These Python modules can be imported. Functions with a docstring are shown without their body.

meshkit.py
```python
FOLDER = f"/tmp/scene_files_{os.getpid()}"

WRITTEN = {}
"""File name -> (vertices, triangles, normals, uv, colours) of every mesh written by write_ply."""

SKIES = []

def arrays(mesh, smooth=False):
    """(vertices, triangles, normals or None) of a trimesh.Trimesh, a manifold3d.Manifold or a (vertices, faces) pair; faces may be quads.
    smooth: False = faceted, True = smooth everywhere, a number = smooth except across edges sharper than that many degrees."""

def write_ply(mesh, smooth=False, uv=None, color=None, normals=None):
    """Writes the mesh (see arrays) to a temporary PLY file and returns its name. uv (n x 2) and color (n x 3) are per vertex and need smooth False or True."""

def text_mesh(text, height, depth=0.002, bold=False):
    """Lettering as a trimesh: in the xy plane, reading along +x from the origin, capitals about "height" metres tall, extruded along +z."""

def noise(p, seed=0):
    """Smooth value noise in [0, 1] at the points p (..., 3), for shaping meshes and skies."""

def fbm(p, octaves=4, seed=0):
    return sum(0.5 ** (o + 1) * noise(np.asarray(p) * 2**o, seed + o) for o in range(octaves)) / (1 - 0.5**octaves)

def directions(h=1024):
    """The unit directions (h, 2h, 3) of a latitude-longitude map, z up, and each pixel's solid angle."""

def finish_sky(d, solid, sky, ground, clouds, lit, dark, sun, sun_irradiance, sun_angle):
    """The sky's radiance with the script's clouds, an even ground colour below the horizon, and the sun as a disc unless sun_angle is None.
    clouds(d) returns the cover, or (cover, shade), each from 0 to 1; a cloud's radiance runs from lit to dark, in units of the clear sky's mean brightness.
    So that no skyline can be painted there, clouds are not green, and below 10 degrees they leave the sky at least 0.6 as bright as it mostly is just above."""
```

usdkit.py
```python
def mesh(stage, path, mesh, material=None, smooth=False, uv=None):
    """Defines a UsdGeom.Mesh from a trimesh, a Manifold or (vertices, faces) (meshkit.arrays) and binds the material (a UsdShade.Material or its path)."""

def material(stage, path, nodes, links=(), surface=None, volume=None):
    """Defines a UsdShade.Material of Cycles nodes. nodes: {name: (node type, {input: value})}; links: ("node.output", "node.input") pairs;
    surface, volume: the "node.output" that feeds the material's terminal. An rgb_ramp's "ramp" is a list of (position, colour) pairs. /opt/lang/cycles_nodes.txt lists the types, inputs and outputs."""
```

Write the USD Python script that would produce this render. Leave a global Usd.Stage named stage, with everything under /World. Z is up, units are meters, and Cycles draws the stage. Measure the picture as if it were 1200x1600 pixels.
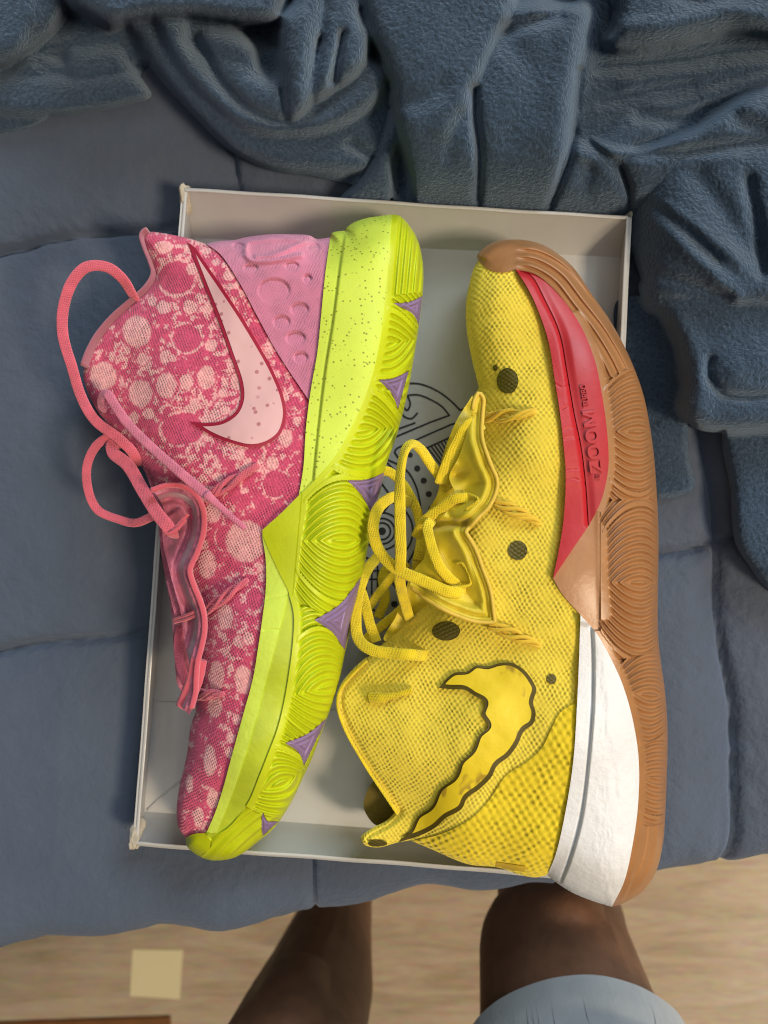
import math, numpy as np, trimesh, manifold3d, shapely, usdkit, meshkit
from shapely.geometry import Polygon, LineString, Point
from shapely.ops import unary_union
from scipy.spatial import Delaunay, cKDTree
from pxr import Usd, UsdGeom, UsdLux, UsdShade, Gf, Sdf, Vt

stage = Usd.Stage.CreateInMemory()
UsdGeom.SetStageUpAxis(stage, 'Z'); UsdGeom.SetStageMetersPerUnit(stage, 1.0)
UsdGeom.Xform.Define(stage, '/World'); UsdGeom.Scope.Define(stage, '/World/Looks')
rng = np.random.default_rng(7)

# ------------------------------------------------------------------ camera (straight down over the bed)
ZC, HFOV = 0.435, math.radians(54)
FPX = 600 / math.tan(HFOV / 2)
cam = UsdGeom.Camera.Define(stage, '/World/camera')
cam.AddTranslateOp().Set(Gf.Vec3d(0, 0, ZC))
cam.CreateHorizontalApertureAttr(24.0); cam.CreateVerticalApertureAttr(32.0)
cam.CreateFocalLengthAttr(12 / math.tan(HFOV / 2))
cam.CreateClippingRangeAttr(Gf.Vec2f(0.01, 20))
cam.CreateFStopAttr(6.5); cam.CreateFocusDistanceAttr(0.365)
cam.CreateExposureAttr(1.25)

# ------------------------------------------------------------------ lamps of the room
def lamp_rect(name, pos, target, w, h, inten, color):
    l = UsdLux.RectLight.Define(stage, '/World/' + name)
    l.CreateWidthAttr(w); l.CreateHeightAttr(h); l.CreateIntensityAttr(inten); l.CreateColorAttr(Gf.Vec3f(*color))
    m = Gf.Matrix4d().SetLookAt(Gf.Vec3d(*pos), Gf.Vec3d(*target), Gf.Vec3d(0.01, 1, 0.02)).GetInverse()
    l.AddTransformOp().Set(m)
    return l
lamp_rect('ceiling_lamp', (1.05, -0.62, 1.62), (0, 0, 0), 0.36, 0.36, 30, (1.0, 0.80, 0.58))
lamp_rect('window_light', (1.2, 1.9, 1.7), (0, 0, 0), 1.5, 1.2, 4.3, (0.80, 0.91, 1.0))
lamp_rect('ceiling_glow', (0.1, -0.1, 2.4), (0.1, -0.1, 0), 2.6, 2.6, 0.36, (0.97, 0.97, 0.95))

# ------------------------------------------------------------------ helpers
def P(px, py, z):
    px, py, z = np.broadcast_arrays(np.asarray(px, float), np.asarray(py, float), np.asarray(z, float))
    k = (ZC - z) / FPX
    return np.stack([(px - 600) * k, (800 - py) * k, z], -1)
def numbered(path):
    if not stage.GetPrimAtPath(path): return path
    k = 1
    while stage.GetPrimAtPath(f'{path}_{k:03d}'): k += 1
    return f'{path}_{k:03d}'
def tag(o, label=None, cat=None, group=None, kind=None):
    p = o.GetPrim() if hasattr(o, 'GetPrim') else o
    for k, v in (('label', label), ('category', cat), ('group', group), ('kind', kind)):
        if v: p.SetCustomDataByKey(k, v)
    return o
def thing(name, label, cat, loc=(0, 0, 0)):
    x = UsdGeom.Xform.Define(stage, numbered('/World/' + name)); x.AddTranslateOp().Set(Gf.Vec3d(*map(float, loc)))
    tag(x, label, cat); x_loc[str(x.GetPath())] = np.array(loc, float)
    return x
x_loc = {}
def obj(name, mesh, mat, parent=None, smooth=True, attrs=None):
    base = '/World' if parent is None else str(parent.GetPath())
    v, f, n = meshkit.arrays(mesh, False)
    root = '/World/' + base.split('/')[2] if base.count('/') >= 2 else None
    if root in x_loc: v = v - x_loc[root]
    m = usdkit.mesh(stage, numbered(base + '/' + name), (v, f), mat, smooth=smooth)
    for k, a in (attrs or {}).items():
        a = np.asarray(a, np.float32)
        if a.ndim == 2:
            UsdGeom.PrimvarsAPI(m).CreatePrimvar(k, Sdf.ValueTypeNames.Color3fArray, 'vertex').Set(Vt.Vec3fArray.FromNumpy(a))
        else:
            UsdGeom.PrimvarsAPI(m).CreatePrimvar(k, Sdf.ValueTypeNames.FloatArray, 'vertex').Set(Vt.FloatArray.FromNumpy(a))
    return m
def spl(pts, step=2.0, closed=False):
    p = np.asarray(pts, float)
    q = np.vstack([p[-1], p, p[0], p[1]]) if closed else np.vstack([2 * p[0] - p[1], p, 2 * p[-1] - p[-2]])
    out = []
    for i in range(1, len(q) - 2):
        a, b, c, d = q[i - 1:i + 3]
        n = max(2, int(np.linalg.norm((c - b)[:2]) / step))
        t = np.linspace(0, 1, n, endpoint=False)[:, None]
        t0 = 0; t1 = max(np.linalg.norm(b - a), 1e-6) ** .5; t2 = t1 + max(np.linalg.norm(c - b), 1e-6) ** .5; t3 = t2 + max(np.linalg.norm(d - c), 1e-6) ** .5
        T = t1 + (t2 - t1) * t
        A1 = (t1 - T) / (t1 - t0) * a + (T - t0) / (t1 - t0) * b
        A2 = (t2 - T) / (t2 - t1) * b + (T - t1) / (t2 - t1) * c
        A3 = (t3 - T) / (t3 - t2) * c + (T - t2) / (t3 - t2) * d
        B1 = (t2 - T) / (t2 - t0) * A1 + (T - t0) / (t2 - t0) * A2
        B2 = (t3 - T) / (t3 - t1) * A2 + (T - t1) / (t3 - t1) * A3
        out.append((t2 - T) / (t2 - t1) * B1 + (T - t1) / (t2 - t1) * B2)
    if not closed: out.append(p[-1:])
    return np.vstack(out)
def ring(*segs):                       # several smoothed runs joined into one outline, corners where they meet
    return Polygon(np.vstack(segs)).buffer(0)
def big(g): return max(g.geoms, key=lambda a: a.area) if hasattr(g, 'geoms') else g
def resample(line, step):
    L = LineString(line); n = max(3, int(L.length / step))
    return np.array([L.interpolate(t, normalized=True).coords[0] for t in np.linspace(0, 1, n + 1)])
def dist_line(line, p):
    return cKDTree(resample(line, 0.7)).query(p)[0]
def sdist(poly, p):
    d = cKDTree(resample(poly.exterior.coords, 0.7)).query(p)[0]
    return np.where(shapely.contains_xy(poly, p[:, 0], p[:, 1]), d, -d)
def sstep(a, b, x):
    t = np.clip((x - a) / (b - a), 0, 1); return t * t * (3 - 2 * t)
def n2(p, scale, seed=0, octv=3):
    q = np.column_stack([p / scale, np.full(len(p), seed * 7.31)])
    return meshkit.fbm(q, octv, seed)
def triangulate(poly, step, bstep):
    b = resample(poly.exterior.coords, bstep)[:-1]
    x0, y0, x1, y1 = poly.bounds
    h = step * .866
    ys = np.arange(y0, y1, h); xs = np.arange(x0, x1 + step, step)
    X, Y = np.meshgrid(xs, ys); X = X + (np.arange(len(ys)) % 2)[:, None] * step / 2
    g = np.column_stack([X.ravel(), Y.ravel()])
    inn = poly.buffer(-0.6 * min(step, bstep * 1.5))
    g = g[shapely.contains_xy(inn, g[:, 0], g[:, 1])] if not inn.is_empty else g[:0]
    g = g + rng.uniform(-.04, .04, g.shape) * step
    p = np.vstack([b, g])
    t = Delaunay(p).simplices
    c = p[t].mean(1)
    t = t[shapely.contains_xy(poly, c[:, 0], c[:, 1])]
    a = p[t]; cr = (a[:, 1, 0] - a[:, 0, 0]) * (a[:, 2, 1] - a[:, 0, 1]) - (a[:, 1, 1] - a[:, 0, 1]) * (a[:, 2, 0] - a[:, 0, 0])
    t[cr > 0] = t[cr > 0][:, ::-1]           # px y points down: make them face up
    return p, t[np.abs(cr) > 1e-6], len(b)
def solid(poly, ztop, zbot, step=2.0, bstep=1.6):
    """closed body over an outline: fine upper face, coarse lower face, wall between. ztop/zbot: height functions or thickness number."""
    poly = big(poly)
    p, t, nb = triangulate(poly, step, bstep)
    zt = ztop(p)
    q, s, nq = triangulate(poly, max(step * 5, 9), bstep)
    zb = zbot(q) if callable(zbot) else ztop(q) - zbot
    A, B = P(p[:, 0], p[:, 1], zt), P(q[:, 0], q[:, 1], zb)
    V = np.vstack([A, B, A[:nb], B[:nb]])                      # the wall has corners of its own, so edges stay crisp
    o = len(p); w0 = o + len(q); w1 = w0 + nb; i = np.arange(nb); j = (i + 1) % nb
    w = np.vstack([np.column_stack([w0 + i, w0 + j, w1 + j]), np.column_stack([w0 + i, w1 + j, w1 + i])])
    if not Polygon(p[:nb]).exterior.is_ccw: w = w[:, ::-1]
    F = np.vstack([t, s[:, ::-1] + o, w])
    return trimesh.Trimesh(V, F, process=False), np.vstack([p, q, p[:nb], q[:nb]]), o
def strap(pts, w, th, nseg=14, flat=2.6, step=2.5, twist=None, taper=None, up=(0, 0, 1)):
    """a flat woven lace along pixel/height points (px, py, z); w and th in metres."""
    c = spl(np.array([(a, b, z * 3000) for a, b, z in pts]), step)
    P3 = P(c[:, 0], c[:, 1], c[:, 2] / 3000)
    return sweep(P3, w, th, nseg, flat, twist, taper, up)
def sweep(P3, w, th, nseg=12, flat=2.6, twist=None, taper=None, up=(0, 0, 1)):
    T = np.gradient(P3, axis=0); T /= np.linalg.norm(T, axis=1, keepdims=True) + 1e-12
    U = np.tile(np.array(up, float), (len(P3), 1))
    S = np.cross(T, U); S /= np.linalg.norm(S, axis=1, keepdims=True) + 1e-9
    for k in range(1, len(S)):
        if S[k] @ S[k - 1] < 0: S[k] *= -1
    N = np.cross(S, T)
    if twist is not None:
        a = np.interp(np.linspace(0, 1, len(P3)), np.linspace(0, 1, len(twist)), twist)[:, None]
        S, N = S * np.cos(a) + N * np.sin(a), N * np.cos(a) - S * np.sin(a)
    th_ = np.linspace(0, 2 * np.pi, nseg, endpoint=False)
    cx = np.sign(np.cos(th_)) * np.abs(np.cos(th_)) ** (2 / flat); cy = np.sign(np.sin(th_)) * np.abs(np.sin(th_)) ** (2 / flat)
    k = np.ones(len(P3)) if taper is None else np.interp(np.linspace(0, 1, len(P3)), np.linspace(0, 1, len(taper)), taper)
    R = P3[:, None] + (w / 2 * k)[:, None, None] * cx[None, :, None] * S[:, None] + (th / 2 * k)[:, None, None] * cy[None, :, None] * N[:, None]
    n = len(P3); V = np.vstack([R.reshape(-1, 3), P3[:1], P3[-1:]])
    i, j = np.meshgrid(np.arange(n - 1), np.arange(nseg), indexing='ij'); i = i.ravel(); j = j.ravel(); jn = (j + 1) % nseg
    a, b, c_, d = i * nseg + j, i * nseg + jn, (i + 1) * nseg + jn, (i + 1) * nseg + j
    F = [np.column_stack([a, b, c_]), np.column_stack([a, c_, d])]
    jj = np.arange(nseg); jn = (jj + 1) % nseg; e0, e1 = n * nseg, n * nseg + 1
    F += [np.column_stack([np.full(nseg, e0), jn, jj]), np.column_stack([np.full(nseg, e1), (n - 1) * nseg + jj, (n - 1) * nseg + jn])]
    m = trimesh.Trimesh(V, np.vstack(F), process=False)
    if m.volume < 0: m.invert()
    return m
def cat(*ms): return trimesh.util.concatenate(list(ms))

# ------------------------------------------------------------------ materials
def mat(name, color, rough=0.5, attr=None, bump=None, spec=0.5, sheen=0, coat=0, sss=0, var=0.0, varscale=40, knit=None, metallic=0, sheen_tint=(1, 1, 1), sss_col=None, coat_rough=0.1, rough_var=0.0, specks=None, weave=None):
    """bump: list of (kind, scale, strength in metres); knit: (period_x, period_y, angle, depth, hole colour factor)"""
    N = {'p': ('principled_bsdf', dict(base_color=color, roughness=rough, specular_ior_level=spec, sheen_weight=sheen, diffuse_roughness=.8 if rough >= .75 else 0., sheen_roughness=0.45, sheen_tint=sheen_tint, coat_weight=coat, coat_roughness=coat_rough, metallic=metallic)), 'g': ('geometry', {})}
    if sss: N['p'][1].update(subsurface_weight=sss, subsurface_scale=0.004, subsurface_radius=sss_col or (1, .6, .3))
    L = []
    col = None
    if attr: N['at'] = ('attribute', {'attribute': attr}); col = 'at.color'
    if var:
        N['nv'] = ('noise_texture', {'scale': varscale, 'detail': 4.0, 'roughness': .6})
        N['nr'] = ('map_range', {'from_min': .3, 'from_max': .7, 'to_min': 1 - var, 'to_max': 1 + var})
        N['mv'] = ('mix', {'mix_type': 'multiply', 'fac': 1.0, 'color1': color})
        N['cv'] = ('combine_color', {})
        L += [('g.position', 'nv.vector'), ('nv.fac', 'nr.value'), ('nr.result', 'cv.r'), ('nr.result', 'cv.g'), ('nr.result', 'cv.b'), ('cv.color', 'mv.color2')]
        if col: L.append((col, 'mv.color1'))
        col = 'mv.color'
    if specks:
        sc, th, scol = specks
        N['vo'] = ('voronoi_texture', {'scale': sc, 'randomness': 1.0}); N['vm'] = ('map_range', {'from_min': th, 'from_max': th * .75, 'to_min': 0.0, 'to_max': 1.0, 'clamp': True})
        N['vx'] = ('mix', {'mix_type': 'mix', 'color1': color, 'color2': scol})
        N['vn'] = ('noise_texture', {'scale': sc * .35}); N['vk'] = ('map_range', {'from_min': .36, 'from_max': .46, 'clamp': True}); N['vz'] = ('math', {'math_type': 'multiply'})
        L += [('g.position', 'vo.vector'), ('g.position', 'vn.vector'), ('vo.distance', 'vm.value'), ('vn.fac', 'vk.value'), ('vm.result', 'vz.value1'), ('vk.result', 'vz.value2'), ('vz.value', 'vx.fac')]
        if col: L.append((col, 'vx.color1'))
        col = 'vx.color'
    hs = []
    if knit:
        pxx, pyy, ang, depth, hole = knit
        N['kn'] = ('noise_texture', {'scale': 75.0, 'detail': 3.0}); N['kv'] = ('mix_vector', {'fac': 1.0})
        N['ka'] = ('mapping', {'mapping_type': 'point', 'rotation': (0, 0, ang), 'scale': (1, 1, 1)})
        N['ks'] = ('separate_xyz', {})
        N['nd'] = ('mapping', {'mapping_type': 'point', 'scale': (.0036, .0036, .0), 'location': (-.0018, -.0018, 0)})
        N['ad'] = ('mix', {'mix_type': 'add', 'fac': 1.0})
        L += [('g.position', 'kn.vector'), ('kn.color', 'nd.vector'), ('g.position', 'ad.color1'), ('nd.vector', 'ad.color2'), ('ad.color', 'ka.vector'), ('ka.vector', 'ks.vector')]
        for ax, pp, src in (('x', pxx, 'ks.x'), ('y', pyy, 'ks.y')):
            N['m' + ax] = ('math', {'math_type': 'multiply', 'value2': 2 * math.pi / pp}); N['s' + ax] = ('math', {'math_type': 'sine'})
            L += [(src, f'm{ax}.value1'), (f'm{ax}.value', f's{ax}.value1')]
        N['kp'] = ('math', {'math_type': 'multiply'}); L += [('sx.value', 'kp.value1'), ('sy.value', 'kp.value2')]
        N['kz'] = ('noise_texture', {'scale': 170.0, 'detail': 2.0}); N['kw'] = ('map_range', {'from_min': .32, 'from_max': .66, 'to_min': .35, 'to_max': 1.15}); N['kq'] = ('math', {'math_type': 'multiply'})
        L += [('g.position', 'kz.vector'), ('kz.fac', 'kw.value'), ('kw.result', 'kq.value1'), ('kp.value', 'kq.value2')]
        N['kh'] = ('map_range', {'from_min': .22, 'from_max': .85, 'to_min': 0.0, 'to_max': 1.0, 'clamp': True}); L.append(('kq.value', 'kh.value'))
        if hole < 1:
            N['kc'] = ('map_range', {'from_min': 0.0, 'from_max': 1.0, 'to_min': 1.0, 'to_max': hole}); N['kcc'] = ('combine_color', {})
            N['km'] = ('mix', {'mix_type': 'multiply', 'fac': 1.0, 'color1': color})
            L += [('kh.result', 'kc.value'), ('kc.result', 'kcc.r'), ('kc.result', 'kcc.g'), ('kc.result', 'kcc.b'), ('kcc.color', 'km.color2')]
            if col: L.append((col, 'km.color1'))
            col = 'km.color'
        N['ki'] = ('math', {'math_type': 'multiply', 'value2': -depth}); L.append(('kq.value', 'ki.value1')); hs.append('ki.value')
    for k, (kind, sc, st) in enumerate(bump or []):
        if kind == 'noise':
            N[f'b{k}'] = ('noise_texture', {'scale': sc, 'detail': 3.0, 'roughness': .6}); out = f'b{k}.fac'
        else:
            N[f'b{k}'] = ('voronoi_texture', {'scale': sc}); out = f'b{k}.distance'
        N[f'bm{k}'] = ('math', {'math_type': 'multiply', 'value2': st}); L += [('g.position', f'b{k}.vector'), (out, f'bm{k}.value1')]; hs.append(f'bm{k}.value')
    if hs:
        cur = hs[0]
        for k, h in enumerate(hs[1:]):
            N[f'ha{k}'] = ('math', {'math_type': 'add'}); L += [(cur, f'ha{k}.value1'), (h, f'ha{k}.value2')]; cur = f'ha{k}.value'
        N['bp'] = ('bump', {'strength': 1.0, 'distance': 1.0}); L += [(cur, 'bp.height'), ('bp.normal', 'p.normal')]
    if rough_var:
        N['rv'] = ('noise_texture', {'scale': 25.0, 'detail': 4.0}); N['rr'] = ('map_range', {'from_min': .3, 'from_max': .7, 'to_min': rough - rough_var, 'to_max': rough + rough_var})
        L += [('g.position', 'rv.vector'), ('rv.fac', 'rr.value'), ('rr.result', 'p.roughness')]
    if col: L.append((col, 'p.base_color'))
    return usdkit.material(stage, '/World/Looks/' + name, N, L, surface='p.BSDF')
M = {}
M['comforter'] = mat('comforter_cotton', (.078, .104, .152), .75, sheen=.2, var=.08, varscale=18, bump=[('noise', 45, .0012), ('noise', 170, .0015), ('noise', 2500, .00010)], sheen_tint=(.7, .75, .9))
M['fleece'] = mat('blanket_fleece', (.050, .080, .126), 1.0, sheen=.5, var=.34, varscale=560, bump=[('noise', 560, .0015), ('noise', 1300, .0005)], sheen_tint=(.55, .7, .85), spec=.05)
M['board'] = mat('box_silver_board', (.50, .50, .48), .32, coat=.25, coat_rough=.18, var=.05, varscale=20, rough_var=.06, bump=[('noise', 40, .0006)])
M['raw_board'] = mat('torn_cardboard', (.50, .45, .36), .9, var=.2, varscale=300, bump=[('noise', 900, .0006)])
M['ink'] = mat('box_print_ink', (.012, .012, .013), .45)
M['pink_knit'] = mat('pink_knit', (.6, .1, .2), .8, attr='col', sheen=.2, knit=(.0017, .0021, .25, .00026, .70), bump=[('noise', 1500, .0001)], spec=.2)
M['pink_heel'] = mat('pink_heel_cloth', (.68, .25, .38), .85, sheen=.3, knit=(.0010, .0010, .5, .00014, .8), var=.06, spec=.2)
M['pink_lace'] = mat('pink_lace', (.72, .15, .21), .8, sheen=.3, knit=(.0011, .0011, .6, .00020, .62), var=.08, varscale=80, spec=.25)
M['pink_lace_pale'] = mat('pink_lace_pale', (.70, .21, .31), .8, sheen=.3, knit=(.0011, .0011, .6, .00020, .68), var=.08, varscale=80, spec=.25)
M['pink_satin'] = mat('pink_satin', (.50, .13, .20), .5, sheen=.4, var=.12, varscale=70, bump=[('noise', 120, .0012), ('noise', 1200, .0001)])
M['pink_edge'] = mat('coral_edge', (.66, .11, .15), .85, sheen=.4, bump=[('noise', 1800, .0004)])
M['mauve_lining'] = mat('mauve_lining', (.40, .14, .19), .85, sheen=.4, bump=[('noise', 1500, .0002)])
M['deep_red'] = mat('swoosh_red_border', (.38, .02, .05), .4)
M['pale_pink'] = mat('swoosh_pale_pink', (.80, .47, .46), .42, specks=(230, .26, (.52, .20, .22)))
M['neon_foam'] = mat('neon_foam_speckled', (.66, .80, .075), .6, specks=(430, .25, (.30, .33, .03)), bump=[('noise', 900, .0001)], var=.05)
M['neon_band'] = mat('neon_band', (.66, .82, .09), .5, bump=[('noise', 130, .0006)], var=.04)
M['neon_clear'] = mat('neon_translucent_band', (.50, .60, .035), .32, var=.10, varscale=60, coat=.3, bump=[('noise', 90, .0006)])
M['neon_rubber'] = mat('neon_rubber', (.56, .64, .010), .40, var=.07, varscale=50, bump=[('noise', 600, .0001)])
M['purple'] = mat('purple_rubber', (.27, .18, .345), .45, var=.12)
M['yellow_knit'] = mat('yellow_knit', (.84, .685, .075), .8, sheen=.1, knit=(.0024, .0033, .10, .00030, .82), var=.06, bump=[('noise', 1800, .00012)], spec=.25)
M['yellow_mesh'] = mat('yellow_heel_mesh', (.80, .63, .025), .75, sheen=.15, knit=(.0042, .0056, .12, .00055, .75), var=.08, bump=[('noise', 1500, .00015)], spec=.25)
M['yellow_lace'] = mat('yellow_lace', (.80, .63, .022), .75, sheen=.2, knit=(.0011, .0011, .6, .00020, .62), var=.07, varscale=90, spec=.25)
M['yellow_loop'] = mat('golden_loop_cord', (.78, .55, .035), .75, sheen=.2, bump=[('noise', 1400, .0003)])
M['yellow_satin'] = mat('yellow_satin', (.64, .50, .015), .45, sheen=.3, knit=(.0011, .0011, .3, .00005, .9), var=.08, varscale=60)
M['yellow_edge'] = mat('yellow_edge_trim', (.72, .50, .06), .6, bump=[('noise', 1500, .0002)])
M['olive_lining'] = mat('olive_lining', (.16, .12, .015), .9, sheen=.2, bump=[('noise', 1500, .0002)])
M['olive'] = mat('olive_print', (.105, .085, .008), .6, knit=(.0030, .0020, .12, .0002, .7))
M['olive_border'] = mat('swoosh_olive_border', (.10, .075, .008), .45)
M['yellow_film'] = mat('swoosh_yellow_film', (.80, .57, .025), .38, attr='col', bump=[('noise', 150, .0003)])
M['gum'] = mat('gum_rubber', (.37, .170, .062), .42, var=.10, coat=.3, coat_rough=.30, spec=.5, bump=[('noise', 120, .0005)])
M['red_foam'] = mat('red_midsole', (.47, .016, .022), .5, var=.05, bump=[('noise', 110, .0004), ('noise', 1500, .00005)])
M['red_clear'] = mat('red_midsole_sleeve', (.43, .020, .026), .45, var=.10, varscale=50, bump=[('noise', 300, .0001)])
M['white_foam'] = mat('white_midsole', (.76, .77, .78), .55, var=.03, bump=[('noise', 160, .0006), ('noise', 900, .00015)])
M['skin'] = mat('skin', (.215, .105, .058), .5, var=.22, varscale=45, sss=.08, bump=[('noise', 500, .0003)])
M['shorts'] = mat('shorts_cloth', (.34, .37, .385), .8, sheen=.3, var=.06, bump=[('noise', 45, .0012), ('noise', 1500, .0002)])
M['note'] = mat('note_paper', (.93, .86, .58), .8)
M['wood_edge'] = mat('orange_wood', (.26, .11, .035), .5, var=.15)

# ------------------------------------------------------------------ setting: floor
wood = usdkit.material(stage, '/World/Looks/pale_wood_floor', {
    'g': ('geometry', {}), 'm': ('mapping', {'mapping_type': 'point', 'scale': (1.6, 11, 1), 'rotation': (0, 0, .06)}),
    'n': ('noise_texture', {'scale': 3.2, 'detail': 6.0, 'roughness': .62, 'distortion': 1.2}),
    'n2': ('noise_texture', {'scale': 26.0, 'detail': 5.0, 'roughness': .7}),
    'r': ('rgb_ramp', {'ramp': [(.25, (.45, .34, .22)), (.5, (.62, .49, .34)), (.75, (.72, .59, .43))]}),
    'x': ('mix', {'mix_type': 'overlay', 'fac': .5}), 'p': ('principled_bsdf', {'roughness': .45}), },
    [('g.position', 'm.vector'), ('m.vector', 'n.vector'), ('m.vector', 'n2.vector'), ('n.fac', 'r.fac'), ('r.color', 'x.color1'), ('n2.color', 'x.color2'), ('x.color', 'p.base_color')], surface='p.BSDF')
FZ = -0.60
floor = obj('floor', trimesh.Trimesh([[-2.5, -2.5, FZ], [2.5, -2.5, FZ], [2.5, 2.5, FZ], [-2.5, 2.5, FZ]], [[0, 1, 2], [0, 2, 3]]), wood, smooth=False)
tag(floor, kind='structure', label='pale wood floor below the bed', cat='floor')

# ------------------------------------------------------------------ comforter over the bed
TRAY = np.array([P(300, 372, 0)[:2], P(970, 402, 0)[:2], P(915, 1318, 0)[:2], P(226, 1268, 0)[:2]])   # the lid's floor, corner by corner
TRAYP = Polygon(TRAY)
def seam_d(x, y):
    d = []
    for k in (-1, 0, 1, 2):                                     # across
        y0 = .1533 - .2346 * k; d.append(np.abs(y - (y0 + .152 * (x + .2217)) - .0016 * np.sin(x * 60 + k)))
    for x0, s in ((-.334, -.103), (-.0645, -.103), (.1915, -.085), (.46, -.085)):
        d.append(np.abs(x - (x0 + s * y) - .0022 * np.sin(y * 55 + x0 * 9)))
    return np.minimum.reduce(d)
def comforter_z(x, y):
    p = np.column_stack([x, y]); d = seam_d(x, y)
    z = -.006 + .010 * (1 - np.exp(-(d / .016) ** .9)) - .005 * np.exp(-(d / .0022) ** 2)
    z += .0035 * (n2(p, .06, 3) - .5) + .0030 * (n2(p, .014, 5) - .5) * (.4 + 2.0 * np.exp(-d / .014))
    sd = sdist(TRAYP, p * 1000 / 1000) if False else None
    t = np.where(shapely.contains_xy(TRAYP.buffer(.004), x, y), 0., np.minimum(shapely.distance(shapely.points(x, y), TRAYP) / .05, 1))
    z = np.where(t <= 0, -.016, z * t + (1 - t) * np.minimum(z, -.006))
    return z
def y_edge(x): return -.239 + .112 * x + .004 * np.sin(x * 31 + 1) + .002 * np.sin(x * 83)
nx, ny = 620, 480
xs = np.sign(np.linspace(-1, 1, nx)) * np.abs(np.linspace(-1, 1, nx)) ** 1.25 * .62
V = []
for iy, v in enumerate(np.r_[np.linspace(0, 1, ny - 60), 1 + np.arange(1, 61) / 60]):
    ye = y_edge(xs)
    if v <= 1:
        y = .62 + (ye + .035 - .62) * v ** .9; V.append(np.column_stack([xs, y, comforter_z(xs, y)]))
    else:
        s = (v - 1) * .42; a = np.minimum(s / .035, math.pi / 2); y = ye + .035 - .035 * np.sin(a)
        zb = comforter_z(xs, ye + .035); z = zb - .035 * (1 - np.cos(a)) - np.maximum(0, s - .035 * math.pi / 2)
        y = y - .006 * (n2(np.column_stack([xs, np.full(nx, s)]), .03, 8) - .5) * np.minimum(1, s / .03)
        V.append(np.column_stack([xs, y, z]))
V = np.vstack(V)
i, j = np.meshgrid(np.arange(ny - 1), np.arange(nx - 1), indexing='ij'); a = (i * nx + j).ravel()
F = np.vstack([np.column_stack([a, a + nx, a + nx + 1]), np.column_stack([a, a + nx + 1, a + 1])])
cf = obj('comforter', trimesh.Trimesh(V, F, process=False), M['comforter'])
tag(cf, 'quilted slate blue comforter covering the bed under the box lid', 'comforter')

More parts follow.
